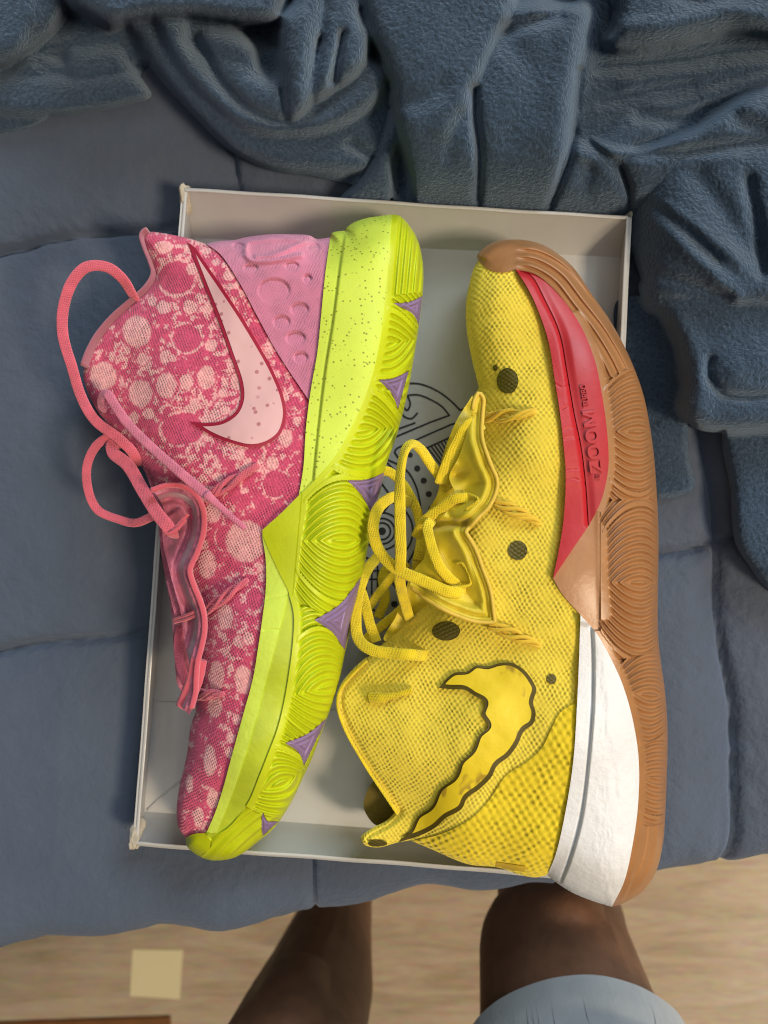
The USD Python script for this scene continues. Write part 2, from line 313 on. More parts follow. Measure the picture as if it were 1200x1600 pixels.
# ------------------------------------------------------------------ fleece blanket heaped at the head of the bed
# overlapping sheets of cloth: outline (px), height (m), edge roll (px), [(run, width px, rise m), ...] for creases and crests
SHEETS = [
    ([(-90, 170), (75, 182), (60, 195), (30, 205), (0, 210), (-90, 216)], .008, 8, []),
    ([(-90, 100), (60, 70), (140, 20), (220, -40), (300, 40), (210, 100), (140, 75), (100, 80), (40, 90), (-90, 130)], .016, 10, []),
    ([(-90, 118), (0, 118), (35, 92), (45, 84), (65, 84), (95, 97), (105, 80), (140, 74), (180, 70), (195, 80), (202, 100), (225, 128), (236, 150), (190, 166), (120, 179), (50, 181), (0, 179), (-90, 180)], .026, 16, [([(-60, 122), (0, 121), (80, 118), (130, 122), (200, 112)], 5, -.004), ([(62, 98), (90, 114), (112, 122)], 9, -.007), ([(100, 84), (100, 110)], 7, -.005)]),
    ([(-90, -120), (108, -120), (102, 0), (98, 25), (80, 52), (40, 86), (0, 106), (-90, 128)], .052, 34, [([(60, -20), (70, 20), (50, 60)], 18, -.006)]),
    ([(200, 30), (214, 72), (245, 118), (300, 178), (350, 228), (400, 257), (450, 270), (520, 274), (562, 270), (576, 262), (584, 246), (606, 200), (600, 120), (400, 60), (300, 20)], .040, 24, [([(232, 60), (280, 130), (340, 195), (420, 240), (520, 250)], 12, .004), ([(545, 225), (570, 240)], 9, -.014)]),
    ([(240, 25), (247, 40), (259, 74), (286, 118), (331, 168), (371, 198), (411, 211), (461, 214), (521, 203), (571, 178), (598, 150), (604, 120), (580, 90), (560, 115), (520, 150), (470, 185), (420, 186), (372, 158), (345, 128), (322, 98), (297, 66), (288, 30)], .062, 20, [([(262, 50), (300, 110), (350, 160), (420, 196), (500, 192), (570, 150)], 9, .003)]),
    ([(310, 54), (318, 46), (345, 43), (378, 52), (396, 72), (408, 108), (424, 124), (436, 112), (452, 140), (452, 178), (440, 189), (410, 182), (375, 160), (345, 127), (326, 92)], .068, 18, [([(345, 90), (380, 100), (410, 125)], 10, -.005), ([(352, 118), (400, 118)], 5, -.002), ([(443, 145), (447, 170)], 5, -.016)]),
    ([(440, 118), (436, 48), (438, 24), (458, 4), (474, -40), (510, -60), (507, 20), (494, 80), (488, 120), (486, 160), (470, 182), (452, 188), (446, 176), (444, 150)], .088, 20, [([(474, 20), (468, 90), (464, 140)], 10, .004)]),
    ([(503, -60), (501, 50), (488, 118), (487, 150), (495, 158), (512, 148), (540, 132), (562, 114), (577, 86), (580, 60), (566, 20), (552, -60)], .084, 22, [([(536, 52), (530, 85), (521, 130)], 5, -.026), ([(516, 30), (510, 90), (500, 130)], 9, .004)]),
    ([(524, 330), (534, 306), (558, 284), (586, 244), (602, 200), (614, 170), (632, 190), (616, 250), (600, 330)], .046, 16, []),
    ([(904, -60), (968, -60), (956, 30), (932, 100), (912, 170), (892, 240), (875, 235), (905, 40)], .052, 8, []),
    ([(905, 85), (1000, 60), (1290, 30), (1290, 175), (1200, 140), (1130, 172), (1080, 205), (1000, 240), (940, 236), (885, 215), (895, 150)], .044, 6, [([(930, 105), (1040, 98), (1160, 80), (1280, 75)], 10, -.010), ([(940, 160), (1000, 145), (1080, 130)], 8, -.005), ([(980, 130), (1100, 112), (1200, 100)], 14, .005)]),
    ([(930, 226), (956, 190), (986, 166), (1030, 156), (1080, 143), (1120, 128), (1290, 95), (1290, 140), (1200, 137), (1150, 152), (1110, 172), (1085, 197), (1050, 212), (1000, 228), (960, 242)], .056, 12, [([(1000, 180), (1060, 186), (1100, 172)], 9, -.018)]),
    ([(855, 345), (864, 312), (884, 252), (894, 212), (930, 226), (960, 246), (976, 280), (986, 312), (1004, 350), (985, 390), (960, 370)], .060, 22, [([(918, 262), (916, 300), (930, 340)], 12, -.014), ([(900, 240), (940, 262), (962, 300)], 10, .006)]),
    ([(925, 216), (960, 228), (990, 234), (1030, 224), (1060, 209), (1090, 198), (1120, 174), (1160, 148), (1200, 132), (1290, 108), (1290, 250), (1200, 226), (1150, 226), (1110, 232), (1060, 240), (990, 244), (960, 250)], .076, 18, [([(960, 238), (1040, 228), (1110, 200), (1180, 165)], 10, .004), ([(1150, 185), (1200, 205), (1260, 215)], 12, -.008)]),
    ([(1012, 480), (1030, 488), (1058, 540), (1068, 600), (1063, 640), (1085, 668), (1130, 676), (1200, 673), (1290, 680), (1290, 440), (1000, 440)], .054, 20, [([(1112, 560), (1108, 588), (1128, 613), (1170, 621), (1240, 612)], 5, -.014), ([(1150, 580), (1200, 560)], 24, .006), ([(1060, 500), (1090, 560), (1095, 640)], 16, .005)]),
    ([(962, 250), (990, 240), (1040, 238), (1100, 233), (1120, 228), (1150, 222), (1290, 232), (1290, 470), (1160, 477), (1100, 471), (1040, 466), (1008, 460), (1000, 430), (985, 385), (975, 340), (984, 300), (972, 268)], .072, 24, [([(990, 324), (1030, 352), (1070, 386), (1110, 424), (1150, 466)], 12, .010), ([(1000, 300), (1060, 336), (1120, 380), (1156, 412)], 10, .007), ([(1020, 322), (1080, 368), (1120, 405)], 8, -.009), ([(1010, 425), (1070, 444), (1140, 462)], 8, -.012), ([(1170, 280), (1182, 350), (1190, 425)], 10, -.012), ([(1090, 275), (1130, 330), (1170, 390)], 20, -.008), ([(1000, 255), (1080, 250), (1150, 245)], 10, .004)]),
    ([(966, -120), (964, -30), (956, 40), (944, 66), (954, 78), (990, 80), (1050, 72), (1110, 58), (1160, 50), (1290, 60), (1290, -120)], .090, 26, [([(980, 42), (1060, 36), (1130, 14), (1200, 25)], 14, .006), ([(1060, -10), (1110, 5), (1150, -10)], 14, -.007)]),
    ([(745, 340), (741, 240), (738, 150), (758, 95), (784, 46), (800, 10), (830, -2), (880, 2), (922, 10), (917, 60), (906, 120), (899, 180), (892, 230), (874, 290), (850, 350)], .082, 26, [([(790, 46), (830, 34), (874, 22)], 10, -.010), ([(836, 20), (880, 16), (910, 20)], 9, .007), ([(896, 40), (880, 120), (872, 200), (850, 300)], 18, .006), ([(800, 70), (830, 120), (800, 220)], 24, -.005)]),
    ([(556, -120), (562, 0), (568, 22), (590, 82), (609, 130), (613, 166), (626, 222), (641, 282), (652, 340), (746, 340), (746, 200), (742, 150), (746, 130), (761, 96), (781, 52), (800, 18), (826, -120)], .090, 26, [([(788, 30), (760, 80), (720, 145), (690, 200)], 18, .008), ([(626, 160), (660, 158), (690, 140)], 16, -.006), ([(724, 180), (706, 220), (700, 250)], 11, -.010), ([(650, 190), (670, 260), (680, 330)], 20, .004)]),
    ([(90, -120), (105, 0), (130, 22), (172, 43), (200, 34), (250, 26), (310, 29), (380, 39), (430, 36), (440, 18), (452, 0), (470, -120)], .090, 28, [([(180, 20), (280, 10), (400, 18)], 14, .004)]),
]
LOW = [([(965, 470), (1075, 490), (1068, 640), (1016, 662), (1000, 650)], .007, 6), ([(990, 650), (1016, 664), (1066, 634), (1076, 716), (1084, 762), (1030, 776), (1000, 720)], .011, 7),
       ([(1136, 660), (1142, 770), (1144, 815), (1150, 850), (1168, 880), (1200, 920), (1290, 960), (1290, 660)], .022, 14)]
SHEETS = [(o, h, r, []) for o, h, r in LOW] + SHEETS
SHP = [big(Polygon(spl(o, 3, closed=True)).buffer(0)) for o, h, r, c in SHEETS]
BL = big(unary_union([g.buffer(2) for g in SHP] + [Polygon([(-90, -120), (-90, 170), (200, 150), (240, 90), (420, 262), (600, 300), (640, 336), (900, 340), (975, 380), (1290, 600), (1290, -120)])]).buffer(-1.5))
BL = Polygon(BL.exterior)
def blanket_raw(p):
    z = np.full(len(p), .004)
    q = p + np.column_stack([n2(p, 30, 13) - .5, n2(p, 30, 14) - .5]) * 7
    for (o, h, r, cr), g in zip(SHEETS, SHP):
        x0, y0, x1, y1 = g.bounds
        near = (q[:, 0] > x0) & (q[:, 0] < x1) & (q[:, 1] > y0) & (q[:, 1] < y1); idx = np.nonzero(near)[0]
        if not len(idx): continue
        a = q[idx]; d = sdist(g, a); inn = d > 0; idx, a, d = idx[inn], a[inn], d[inn]
        t = np.clip(1 - d / r, 0, 1); roll = min(.020, h * .6)
        zz = h - roll * (1 - np.sqrt(1 - t ** 2)) ** .9
        zz = zz * (1 - .12 * np.exp(-d / (2.2 * r)))
        for run, w, up in cr: zz = zz + up * np.exp(-(dist_line(spl(run, 3), a) / w) ** 2)
        z[idx] = np.maximum(z[idx], zz)
    z = z + .006 * (n2(p, 90, 11) - .5) + .0016 * (n2(p, 30, 15) - .5)
    return z
from scipy.ndimage import gaussian_filter
from scipy.interpolate import RegularGridInterpolator
gx, gy = np.arange(-100, 1300, 2.5), np.arange(-130, 1000, 2.5)
GX, GY = np.meshgrid(gx, gy); GZ = blanket_raw(np.column_stack([GX.ravel(), GY.ravel()])).reshape(GX.shape)
GZ = .70 * gaussian_filter(GZ, 1.6) + .30 * gaussian_filter(GZ, 4.5)
GI = RegularGridInterpolator((gy, gx), GZ, bounds_error=False, fill_value=.004)
GRID = lambda p: GI(p[:, ::-1])
def blanket_z(p):
    z = GRID(p)
    yw = .1785 - .045 * (p[:, 0] - 290) / 690 * .28; xw = .1365 - .0 * p[:, 1]
    ly = ZC - yw * FPX / np.maximum(800 - p[:, 1], 1); lx = np.where(p[:, 0] > 700, ZC - (xw + .002) * FPX / np.maximum(p[:, 0] - 600, 1), -1)
    cut = np.zeros(len(p))
    for run, w in ([(741, 140), (743, 190), (749, 240), (745, 340)], 7), ([(905, 110), (899, 180), (890, 240), (850, 345)], 7), ([(609, 130), (626, 222), (650, 340)], 5), ([(584, 246), (560, 285), (530, 312)], 4), ([(896, 212), (880, 255), (862, 320)], 4), ([(972, 262), (984, 310), (975, 345)], 4): cut = np.maximum(cut, np.exp(-(dist_line(spl(run, 3), p) / w) ** 2))
    lim = np.maximum(np.maximum(ly, lx), .003); z = np.where(p[:, 1] < 700, (np.maximum(z, .002) ** -2. + (lim * 1.08) ** -2.) ** -.5, z)
    z = z - .28 * cut * np.minimum(z, .03)
    peb = meshkit.noise(np.column_stack([p / 4.6, 0 * z + .5])) * .6 + meshkit.noise(np.column_stack([p / 2.9, 0 * z + 50.5])) * .4
    z = z + .0014 * (peb - .5)
    e = cKDTree(resample(BL.exterior.coords, 2)).query(p)[0]
    return np.maximum(z * np.clip(.3 + e / 10, 0, 1) ** .5, .0025)
m_, p_, o_ = solid(BL, blanket_z, lambda q: np.full(len(q), .001), step=2.0, bstep=2.0)
bl = obj('fleece_blanket', m_, M['fleece'])
tag(bl, 'rumpled dark blue fleece blanket heaped above the box lid', 'blanket')

# ------------------------------------------------------------------ silver box lid lying upside down like a tray
lid = thing('shoe_box_lid', 'worn silver grey shoe box lid with torn corners under both sneakers', 'box lid', (0, 0, 0))
RIM = [P(290, 297, .024), P(980, 341, .026), P(930, 1372, .024), P(214, 1316, .022)]
B4 = [np.r_[q, .0] for q in TRAY]
def slab(poly3, th, n=1):
    """quad panel with thickness th under it"""
    q = np.array(poly3); nrm = np.cross(q[1] - q[0], q[3] - q[0]); nrm /= np.linalg.norm(nrm); nrm = nrm if nrm[2] > 0 else -nrm
    v = np.vstack([q, q - nrm * th]); f = [[0, 1, 2], [0, 2, 3], [4, 6, 5], [4, 7, 6]]
    for k in range(4): l = (k + 1) % 4; f += [[k, k + 4, l + 4], [k, l + 4, l]]
    m = trimesh.Trimesh(v, f, process=False); m.fix_normals(); return m
obj('base_panel', slab(B4, .0012), M['board'], lid, smooth=False)
NEAR = [B4[k] for k in range(4)]
for k, nm in ((0, 'side_wall'), (1, 'side_wall'), (2, 'side_wall'), (3, 'side_wall')):
    a, b = B4[k], B4[(k + 1) % 4]; c, d = RIM[(k + 1) % 4], RIM[k]
    n = 60; u = np.linspace(0, 1, n); w = np.linspace(0, 1, 9)
    lo = a + (b - a) * u[:, None]; hi = d + (c - d) * u[:, None]
    hi = hi + np.column_stack([np.zeros(n), np.zeros(n), .0006 * np.sin(u * 7 + k) + .0003 * np.sin(u * 31 + 2 * k)])
    prof = w ** 1.25
    G = lo[:, None] * (1 - w)[None, :, None] + hi[:, None] * w[None, :, None]
    G[:, :, 2] = lo[:, None, 2] * (1 - prof) + hi[:, None, 2] * prof
    ii, jj = np.meshgrid(np.arange(n - 1), np.arange(8), indexing='ij'); q = (ii * 9 + jj).ravel()
    Fq = np.vstack([np.column_stack([q, q + 9, q + 10]), np.column_stack([q, q + 10, q + 1])])
    V1 = G.reshape(-1, 3); cen = np.array([0, 0, .0]); out = V1 - np.array([V1[:, 0].mean() * .0, 0, 0])
    nrm = np.cross(b - a, d - a); nrm /= np.linalg.norm(nrm); nrm *= np.sign(nrm @ (np.array([0, 0, .2]) - (a + b) / 2))
    V2 = V1 - nrm * .0022
    nn = len(V1); Fq2 = Fq[:, ::-1] + nn
    bd = np.r_[np.arange(n) * 9 + 8][:-1]; rimf = np.vstack([np.column_stack([bd, bd + 9, bd + 9 + nn]), np.column_stack([bd, bd + 9 + nn, bd + nn])])
    m = trimesh.Trimesh(np.vstack([V1, V2]), np.vstack([Fq, Fq2, rimf]), process=False)
    if (m.face_normals[0] @ nrm) < 0: m.invert()
    wl = obj('side_wall', m, M['board'], lid, smooth=30)
    # pale cut edge along the rim
    rimline = hi + np.array([0, 0, .0004])
    obj('cut_edge', sweep(rimline, .0020, .0011, 8, 2.4), M['board'], wl)
# crumpled torn corners
for cx, cy, s in ((291, 313, 10), (215, 1300, 10), (977, 348, 5)):
    ic = trimesh.creation.icosphere(3, 1.0); v = ic.vertices
    v = v * (0.6 + .9 * meshkit.fbm(v * 1.7 + cx, 3, 4)[:, None]) * np.array([s * .00030, s * .00075, .010])
    obj('torn_corner', trimesh.Trimesh(v + P(cx, cy, .0155), ic.faces, process=False), M['raw_board'], lid)
for pts in ([(230, 1266), (262, 1236), (300, 1208), (330, 1188)],):
    obj('crease', sweep(P(*np.array(spl(pts)).T, .0004), .0010, .0012, 8), M['board'], lid)
# printed line art
def ink(pts, w=3.0, smooth=True):
    l = spl(pts, 2) if smooth else np.array(pts, float)
    return LineString(l).buffer(w / 2)
art = [ink([(560, 640), (600, 606), (640, 599), (660, 601), (685, 612), (705, 627), (719, 641)]), ink([(719, 641), (730, 638), (745, 640)]),
       ink([(600, 640), (635, 619), (652, 617), (672, 624), (690, 635), (702, 649)]), ink([(702, 649), (672, 660), (610, 686)], smooth=False),
       ink([(637, 618), (641, 632), (636, 641), (629, 633)]), ink([(624, 640), (632, 651), (643, 654), (652, 646)]), ink([(648, 661), (612, 674)], smooth=False),
       ink([(725, 676), (720, 667), (712, 662), (690, 670), (640, 692), (620, 701), (617, 706), (622, 715)]), ink([(667, 700), (709, 681)], smooth=False),
       ink([(600, 716), (622, 726), (637, 737), (650, 760), (656, 785), (658, 805), (655, 840), (640, 875), (620, 900)]),
       ink([(606, 724), (628, 752), (600, 800)]), ink([(585, 740), (607, 770)])]
for k in range(8): art.append(ink([(668 + 5.2 * k, 699 - 2.2 * k), (690 + 4.0 * k, 728 - 2.6 * k)], 2.4, False))
for x, y, r in ((709, 680, 6), (641, 711, 4.2), (652, 732, 4.8), (662, 751, 4.8), (670, 772, 4.8), (674, 795, 4.8), (672, 820, 4.8), (664, 846, 4.8), (597, 830, 6), (616, 944, 5), (636, 915, 5)): art.append(Point(x, y).buffer(r))
for r in (13, 20, 29, 48): art.append(Point(597, 830).buffer(r).exterior.buffer(1.5))
for k in range(4): art.append(ink([(572 + 9 * k, 885), (572 + 9 * k, 940)], 2.6, False))
art += [ink([(565, 892), (640, 892)], 2.6, False), ink([(570, 940), (600, 968), (648, 968)], 2.8, False), ink([(568, 905), (610, 905), (622, 925), (650, 925)], 2.6, False)]
ms = []
for g in getattr(unary_union(art), 'geoms', [unary_union(art)]):
    v, f = trimesh.creation.triangulate_polygon(g, engine='earcut')
    if f is not None and len(f):
        t3 = P(v[:, 0], v[:, 1], .0003); mm = trimesh.Trimesh(t3, f, process=False)
        if mm.face_normals[0][2] < 0: mm.invert()
        ms.append(mm)
obj('printed_line_art', cat(*ms), M['ink'], lid, smooth=False)
obj('board_seam', sweep(np.array([P(226, 1095, .0004), P(915, 1128, .0004)]), .0006, .0003, 6), M['board'], lid)

# ------------------------------------------------------------------ shoes: shared body shaping
class Body:
    def __init__(s, sil, ctrl, zmid, R, e=2.2):
        s.sil = big(sil); s.tree = cKDTree(resample(s.sil.exterior.coords, 1.0)); s.c = np.array(ctrl, float); s.zm, s.R, s.e = zmid, R, e; s.smooth()
    def H(s, p):
        d2 = ((p[:, None, :] - s.c[None, :, :2]) ** 2).sum(-1) + 60 ** 2
        w = d2 ** -1.5; return (w * s.c[:, 2]).sum(1) / w.sum(1) - s.zm
    def smooth(s):
        x0, y0, x1, y1 = s.sil.bounds; s.gx = np.arange(x0 - 60, x1 + 60, 3.); s.gy = np.arange(y0 - 60, y1 + 60, 3.)
        X, Y = np.meshgrid(s.gx, s.gy); g = s.prof0(np.column_stack([X.ravel(), Y.ravel()])).reshape(X.shape)
        s.gi = RegularGridInterpolator((s.gy, s.gx), gaussian_filter(g, 4.5), bounds_error=False, fill_value=0.)
    def prof(s, p):
        p = np.asarray(p, float); d = s.tree.query(p)[0]; w = sstep(5, 34, d)
        return s.prof0(p) * (1 - w) + s.gi(p[:, ::-1]) * w
    def prof0(s, p):
        d = s.tree.query(p)[0]; d = np.where(shapely.contains_xy(s.sil, p[:, 0], p[:, 1]), d, 0)
        t = np.clip(1 - d / s.R, 0, 1); return (1 - t ** s.e) ** (1 / s.e)
    def top(s, off=0, relief=None):
        def f(p):
            p = np.asarray(p, float); k = s.prof(p); z = s.zm + s.H(p) * k + off * np.minimum(1, k * 2 + .2)
            return z + relief(p) if relief is not None else z
        return f
    def bot(s, lift=0):
        return lambda p: np.maximum(.0035 + lift, s.zm - (s.zm - .004) * s.prof(np.asarray(p, float)))
    def z(s, px, py, off=0): return float(s.top(off)(np.array([[px, py]]))[0])
def smin(*a): return np.minimum.reduce(a)
def tread(cells, T, amp, R2=40.):
    def f(p):
        best = np.full(len(p), 1e9); F_ = np.zeros(len(p))
        for cx, cy, an, fm, rr in cells:
            dx, dy = p[:, 0] - cx, p[:, 1] - cy; x = dx * math.cos(an) + dy * math.sin(an); y = -dx * math.sin(an) + dy * math.cos(an)
            ff = np.abs(y) + x * x / np.where(x < 0, rr * 1.9, rr); g = ff - fm
            F_ = np.where(g < best, ff, F_); best = np.minimum(best, g)
        k = np.abs(((F_ / T) % 1) - .5) * 2
        return amp * sstep(.24, .82, k), best
    return f

# ================================================================== PINK SNEAKER
pk = thing('pink_sneaker', 'pink splatter knit high top sneaker with neon green sole on the left', 'sneaker')
c_collar = spl([(240, 362), (228, 364), (222, 373), (227, 392), (236, 415), (240, 432), (229, 452), (205, 473), (175, 500), (151, 530), (136, 560), (130, 584), (134, 604), (148, 635), (166, 660), (186, 684), (204, 706), (222, 730), (238, 757)])
c_lacel = spl([(238, 757), (262, 790), (272, 830), (276, 870), (285, 910), (296, 950), (302, 1000), (303, 1050), (305, 1085), (306, 1112)])
c_fore = spl([(306, 1112), (298, 1135), (292, 1180), (282, 1222), (276, 1266), (280, 1296), (290, 1309)])
c_toeu = spl([(290, 1309), (300, 1304), (312, 1302), (323, 1302)])
c_um = spl([(323, 1302), (336, 1272), (348, 1236), (360, 1192), (372, 1148), (382, 1112), (396, 1060), (404, 1012), (411, 964), (416, 920), (416, 876), (410, 836)])
c_wingt = spl([(410, 828), (440, 801), (467, 774)])
c_um2 = spl([(467, 774), (474, 730), (478, 670), (483, 626)])
c_hc = spl([(483, 626), (456, 586), (428, 542), (400, 490), (372, 438), (344, 397), (322, 381)])
c_topu = spl([(322, 381), (300, 374), (270, 367), (240, 362)])
c_hct = spl([(322, 381), (340, 377), (366, 375), (388, 370), (424, 366), (456, 366), (484, 368), (494, 373), (516, 371)])
c_hcm = spl([(516, 371), (508, 430), (502, 490), (496, 550), (488, 595), (483, 626)])
c_mst = np.vstack([spl([(516, 371), (519, 364), (540, 360)]), spl([(541, 356), (552, 348), (572, 341), (612, 335)])])
c_mo = spl([(612, 335), (610, 370), (602, 462), (594, 530), (584, 578), (568, 626), (544, 678), (520, 718), (488, 754), (467, 774)])
c_right = spl([(612, 335), (624, 337), (640, 353), (652, 374), (660, 406), (661, 450), (656, 498), (646, 562), (636, 618), (620, 680), (604, 726), (592, 780), (578, 840), (566, 900), (552, 964), (540, 1016), (531, 1060), (519, 1100), (504, 1140), (488, 1184), (474, 1214), (455, 1254), (428, 1294), (402, 1316), (378, 1334), (360, 1342), (328, 1344), (308, 1336), (292, 1322), (290, 1309)])
c_mo2 = spl([(450, 922), (459, 960), (458, 1000), (454, 1036), (445, 1092), (434, 1138), (419, 1178), (404, 1216), (390, 1250), (374, 1274), (356, 1294), (340, 1303)])
c_band = spl([(450, 924), (438, 975), (424, 1030), (415, 1062), (400, 1120), (380, 1188), (360, 1246), (338, 1300)])
c_winl = spl([(410, 836), (430, 882), (450, 922)])
upper_p = ring(c_collar, c_lacel, c_fore, c_toeu, c_um, np.array([(410, 828)]), c_wingt, c_um2, c_hc, c_topu)
heel_p = ring(c_hct, c_hcm, c_hc)
mid1_p = ring(c_mst, c_mo, c_um2, c_hcm[::-1])
band_p = ring(c_winl, c_band, np.array([(323, 1302)]), c_um)
clear_p = ring(c_band, np.array([(340, 1303)]), c_mo2[::-1])
out_p = ring(c_right, c_toeu, np.array([(340, 1303)]), c_mo2[::-1], c_winl[::-1], np.array([(410, 828)]), c_wingt, c_mo[::-1])
sil = unary_union([g.buffer(1.0) for g in (upper_p, heel_p, mid1_p, band_p, clear_p, out_p)]).buffer(-1.0)
PB = Body(sil, [(600, 400, .078), (560, 560, .084), (500, 800, .090), (440, 1000, .092), (400, 1150, .088), (335, 1290, .066), (260, 450, .064), (170, 600, .050), (300, 600, .078), (420, 450, .076), (290, 900, .070), (330, 1150, .080), (400, 700, .088)], .042, 88)
# knit pattern of the upper
SPOTS = [(214, 518, 22, 25), (161, 588, 21, 22), (220, 615, 18, 22), (260, 602, 16, 20), (259, 557, 10, 11), (223, 561, 9, 10), (292, 597, 11, 13), (256, 480, 12, 10), (298, 480, 11, 11), (238, 470, 7, 8), (209, 653, 8, 10), (232, 647, 10, 9), (370, 596, 10, 14), (349, 614, 8, 8), (322, 590, 14, 19), (337, 647, 9, 8), (352, 641, 8, 8), (337, 410, 7, 6), (358, 431, 9, 8), (322, 392, 9, 6), (199, 548, 5, 6), (256, 386, 14, 10), (384, 846, 31, 32), (324, 882, 14, 22), (446, 684, 11, 14), (426, 724, 10, 11), (464, 658, 7, 8), (332, 802, 14, 16), (352, 964, 12, 20), (374, 1002, 10, 11), (388, 998, 9, 11), (338, 1056, 12, 24), (380, 1062, 14, 22), (336, 1104, 11, 16), (328, 1188, 10, 24), (358, 1176, 6, 10), (370, 1124, 7, 9), (360, 1152, 7, 9), (332, 1248, 9, 16), (310, 1276, 8, 16), (408, 902, 6, 7), (300, 420, 10, 9), (395, 690, 8, 8), (296, 1225, 6, 14), (318, 850, 7, 9), (440, 640, 6, 9), (340, 745, 9, 7), (270, 560, 6, 6), (330, 540, 10, 9), (345, 500, 9, 12), (380, 560, 8, 10), (410, 560, 8, 12), (430, 610, 9, 10)]
DARKS = [(276, 434, 29, 27), (292, 528, 23, 23), (432, 756, 22, 21), (402, 522, 18, 20), (398, 936, 14, 19), (285, 670, 34, 26), (350, 840, 14, 20)]
def pink_cols(p):
    c0, c1 = np.array([.66, .095, .19]), np.array([.86, .45, .45])
    w = (n2(p, 5, 21) - .5) * 7
    q = p + np.column_stack([w, (n2(p, 5, 22) - .5) * 7])
    dens = n2(p, 80, 31, 2); fine = .6 * n2(q, 7.0, 33, 2) + .4 * n2(p, 3.2, 34, 2)
    thr = .585 - .30 * (dens - .5)
    near = np.exp(-(dist_line(spl([(300, 400), (350, 560), (390, 640), (300, 640)]), p) / 45) ** 2)
    light = sstep(-.035, .035, fine - thr + .09 * near)
    for x, y, rx, ry in DARKS:
        r = np.hypot((q[:, 0] - x) / rx, (q[:, 1] - y) / ry); light = np.where(r < 1.0, 0, light); light = np.maximum(light, .9 * sstep(.10, .05, np.abs(r - 1.03)) * (n2(p, 9, 41) > .42))
    for x, y, rx, ry in SPOTS:
        r = np.hypot((q[:, 0] - x) / rx, (q[:, 1] - y) / ry); light = np.where((r >= 1) & (r < 1.22), light * .25, light); light = np.maximum(light, sstep(1.10, .90, r) * (.80 + .20 * (n2(p, 4, 57) > .42)))
    st = .80 + .40 * n2(p, 2.4, 51, 1)
    return (c0 + (c1 - c0) * light[:, None]) * st[:, None]
prl = lambda p: .0022 * (n2(p, 60, 61) - .5)
m_, p_, o_ = solid(upper_p, PB.top(0, lambda p: prl(p) - .0012 * np.exp(-(dist_line(c_hc, p) / 5) ** 2)), PB.bot(), 1.5, 1.5)
obj('upper', m_, M['pink_knit'], pk, attrs={'col': pink_cols(p_)})
# heel cloth with raised emblem lines and pits
PITS = [(428, 456, 24, 20), (440, 505, 12, 11), (468, 485, 13, 11), (456, 417, 10, 7), (480, 437, 6, 7), (392, 420, 10, 7), (462, 530, 14, 11), (372, 386, 8, 6), (490, 388, 9, 7), (470, 560, 10, 9)]
def heel_relief(p):
    h = np.zeros(len(p)); up_ = np.zeros(len(p))
    for x, y, rx, ry in PITS:
        r = np.hypot((p[:, 0] - x) / rx, (p[:, 1] - y) / ry); up = np.clip((y - p[:, 1]) / ry * .5 + .55, 0.1, 1)
        h -= .0016 * sstep(1.06, .90, r) * up + .0016 * np.exp(-((r - 1) * rx / 1.8) ** 2) * np.clip((y - p[:, 1]) / ry + .4, 0, 1)
    for pts in ([(390, 377), (410, 374), (440, 372), (470, 376)], [(400, 402), (430, 398), (455, 387), (475, 377)], [(384, 398), (392, 406), (420, 407), (470, 399)], [(386, 380), (384, 390), (386, 400)]):
        up_ = np.maximum(up_, .0030 * np.exp(-(dist_line(spl(pts), p) / 4.4) ** 2))
    return h + up_ + .0012 * (n2(p, 40, 5) - .5)
m_, p_, o_ = solid(heel_p, PB.top(.0006, heel_relief), PB.bot(), 1.6, 1.5)
obj('heel_counter', m_, M['pink_heel'], pk)
# midsole heel: lower left strip, proud right slab
c_step = spl([(541, 352), (532, 410), (520, 502), (508, 578), (497, 670), (489, 752)])
step_p = ring(c_step, np.array([(467, 780), (300, 780), (300, 340)]))
m_, p_, o_ = solid(mid1_p, PB.top(.0022, lambda p: .0016 * sstep(-2, 2, -sdist(step_p, p)) - .0005 * np.exp(-(dist_line(c_step, p) / 1.6) ** 2)), PB.bot(), 2.0, 1.5)
obj('midsole', m_, M['neon_foam'], pk)
m_, p_, o_ = solid(band_p.buffer(.7), PB.top(.0022, lambda p: -.0006 * np.exp(-(dist_line(spl([(412, 985), (428, 984), (440, 986)]), p) / 1.6) ** 2) - .0004 * np.exp(-(dist_line(spl([(418, 935), (430, 932), (446, 930)]), p) / 1.6) ** 2)), PB.bot(), 2.2, 1.5)
obj('midsole_band', m_, M['neon_band'], pk)
m_, p_, o_ = solid(unary_union([clear_p.buffer(.7), Polygon([(318, 1307), (322, 1299), (342, 1297), (344, 1308)])]), PB.top(.0016), PB.bot(), 2.2, 1.5)
obj('midsole_sidewall', m_, M['neon_clear'], pk)
# outsole
cells = [(602, 536, -.12, 56, 60.), (566, 673, -.10, 70, 62.), (538, 845, 0, 98, 56.), (514, 1072, -.25, 92, 50.), (440, 1222, -.45, 58, 50.)]
tr = tread(cells, 12.8, .0027)
c_left = np.vstack([c_mo, np.array([(470, 790), (462, 840), (455, 900)]), c_mo2])
PUR = [[(612, 473), (640, 471), (661, 461), (655, 512), (645, 492)], [(590, 593), (615, 590), (640, 578), (622, 642), (612, 616)], [(541, 750), (575, 748), (603, 736), (583, 812), (566, 776)], [(490, 969), (530, 944), (566, 898), (539, 1018), (518, 988)], [(444, 1161), (480, 1146), (514, 1118), (475, 1198), (466, 1176)], [(410, 1264), (418, 1282), (438, 1282), (410, 1308), (408, 1290)]]
PURP = [big(Polygon(np.vstack([spl(np.array(q, float)[0:3]), spl(np.array(q, float)[2:4]), spl([q[3], q[4], q[0]])])).buffer(0)) for q in PUR]
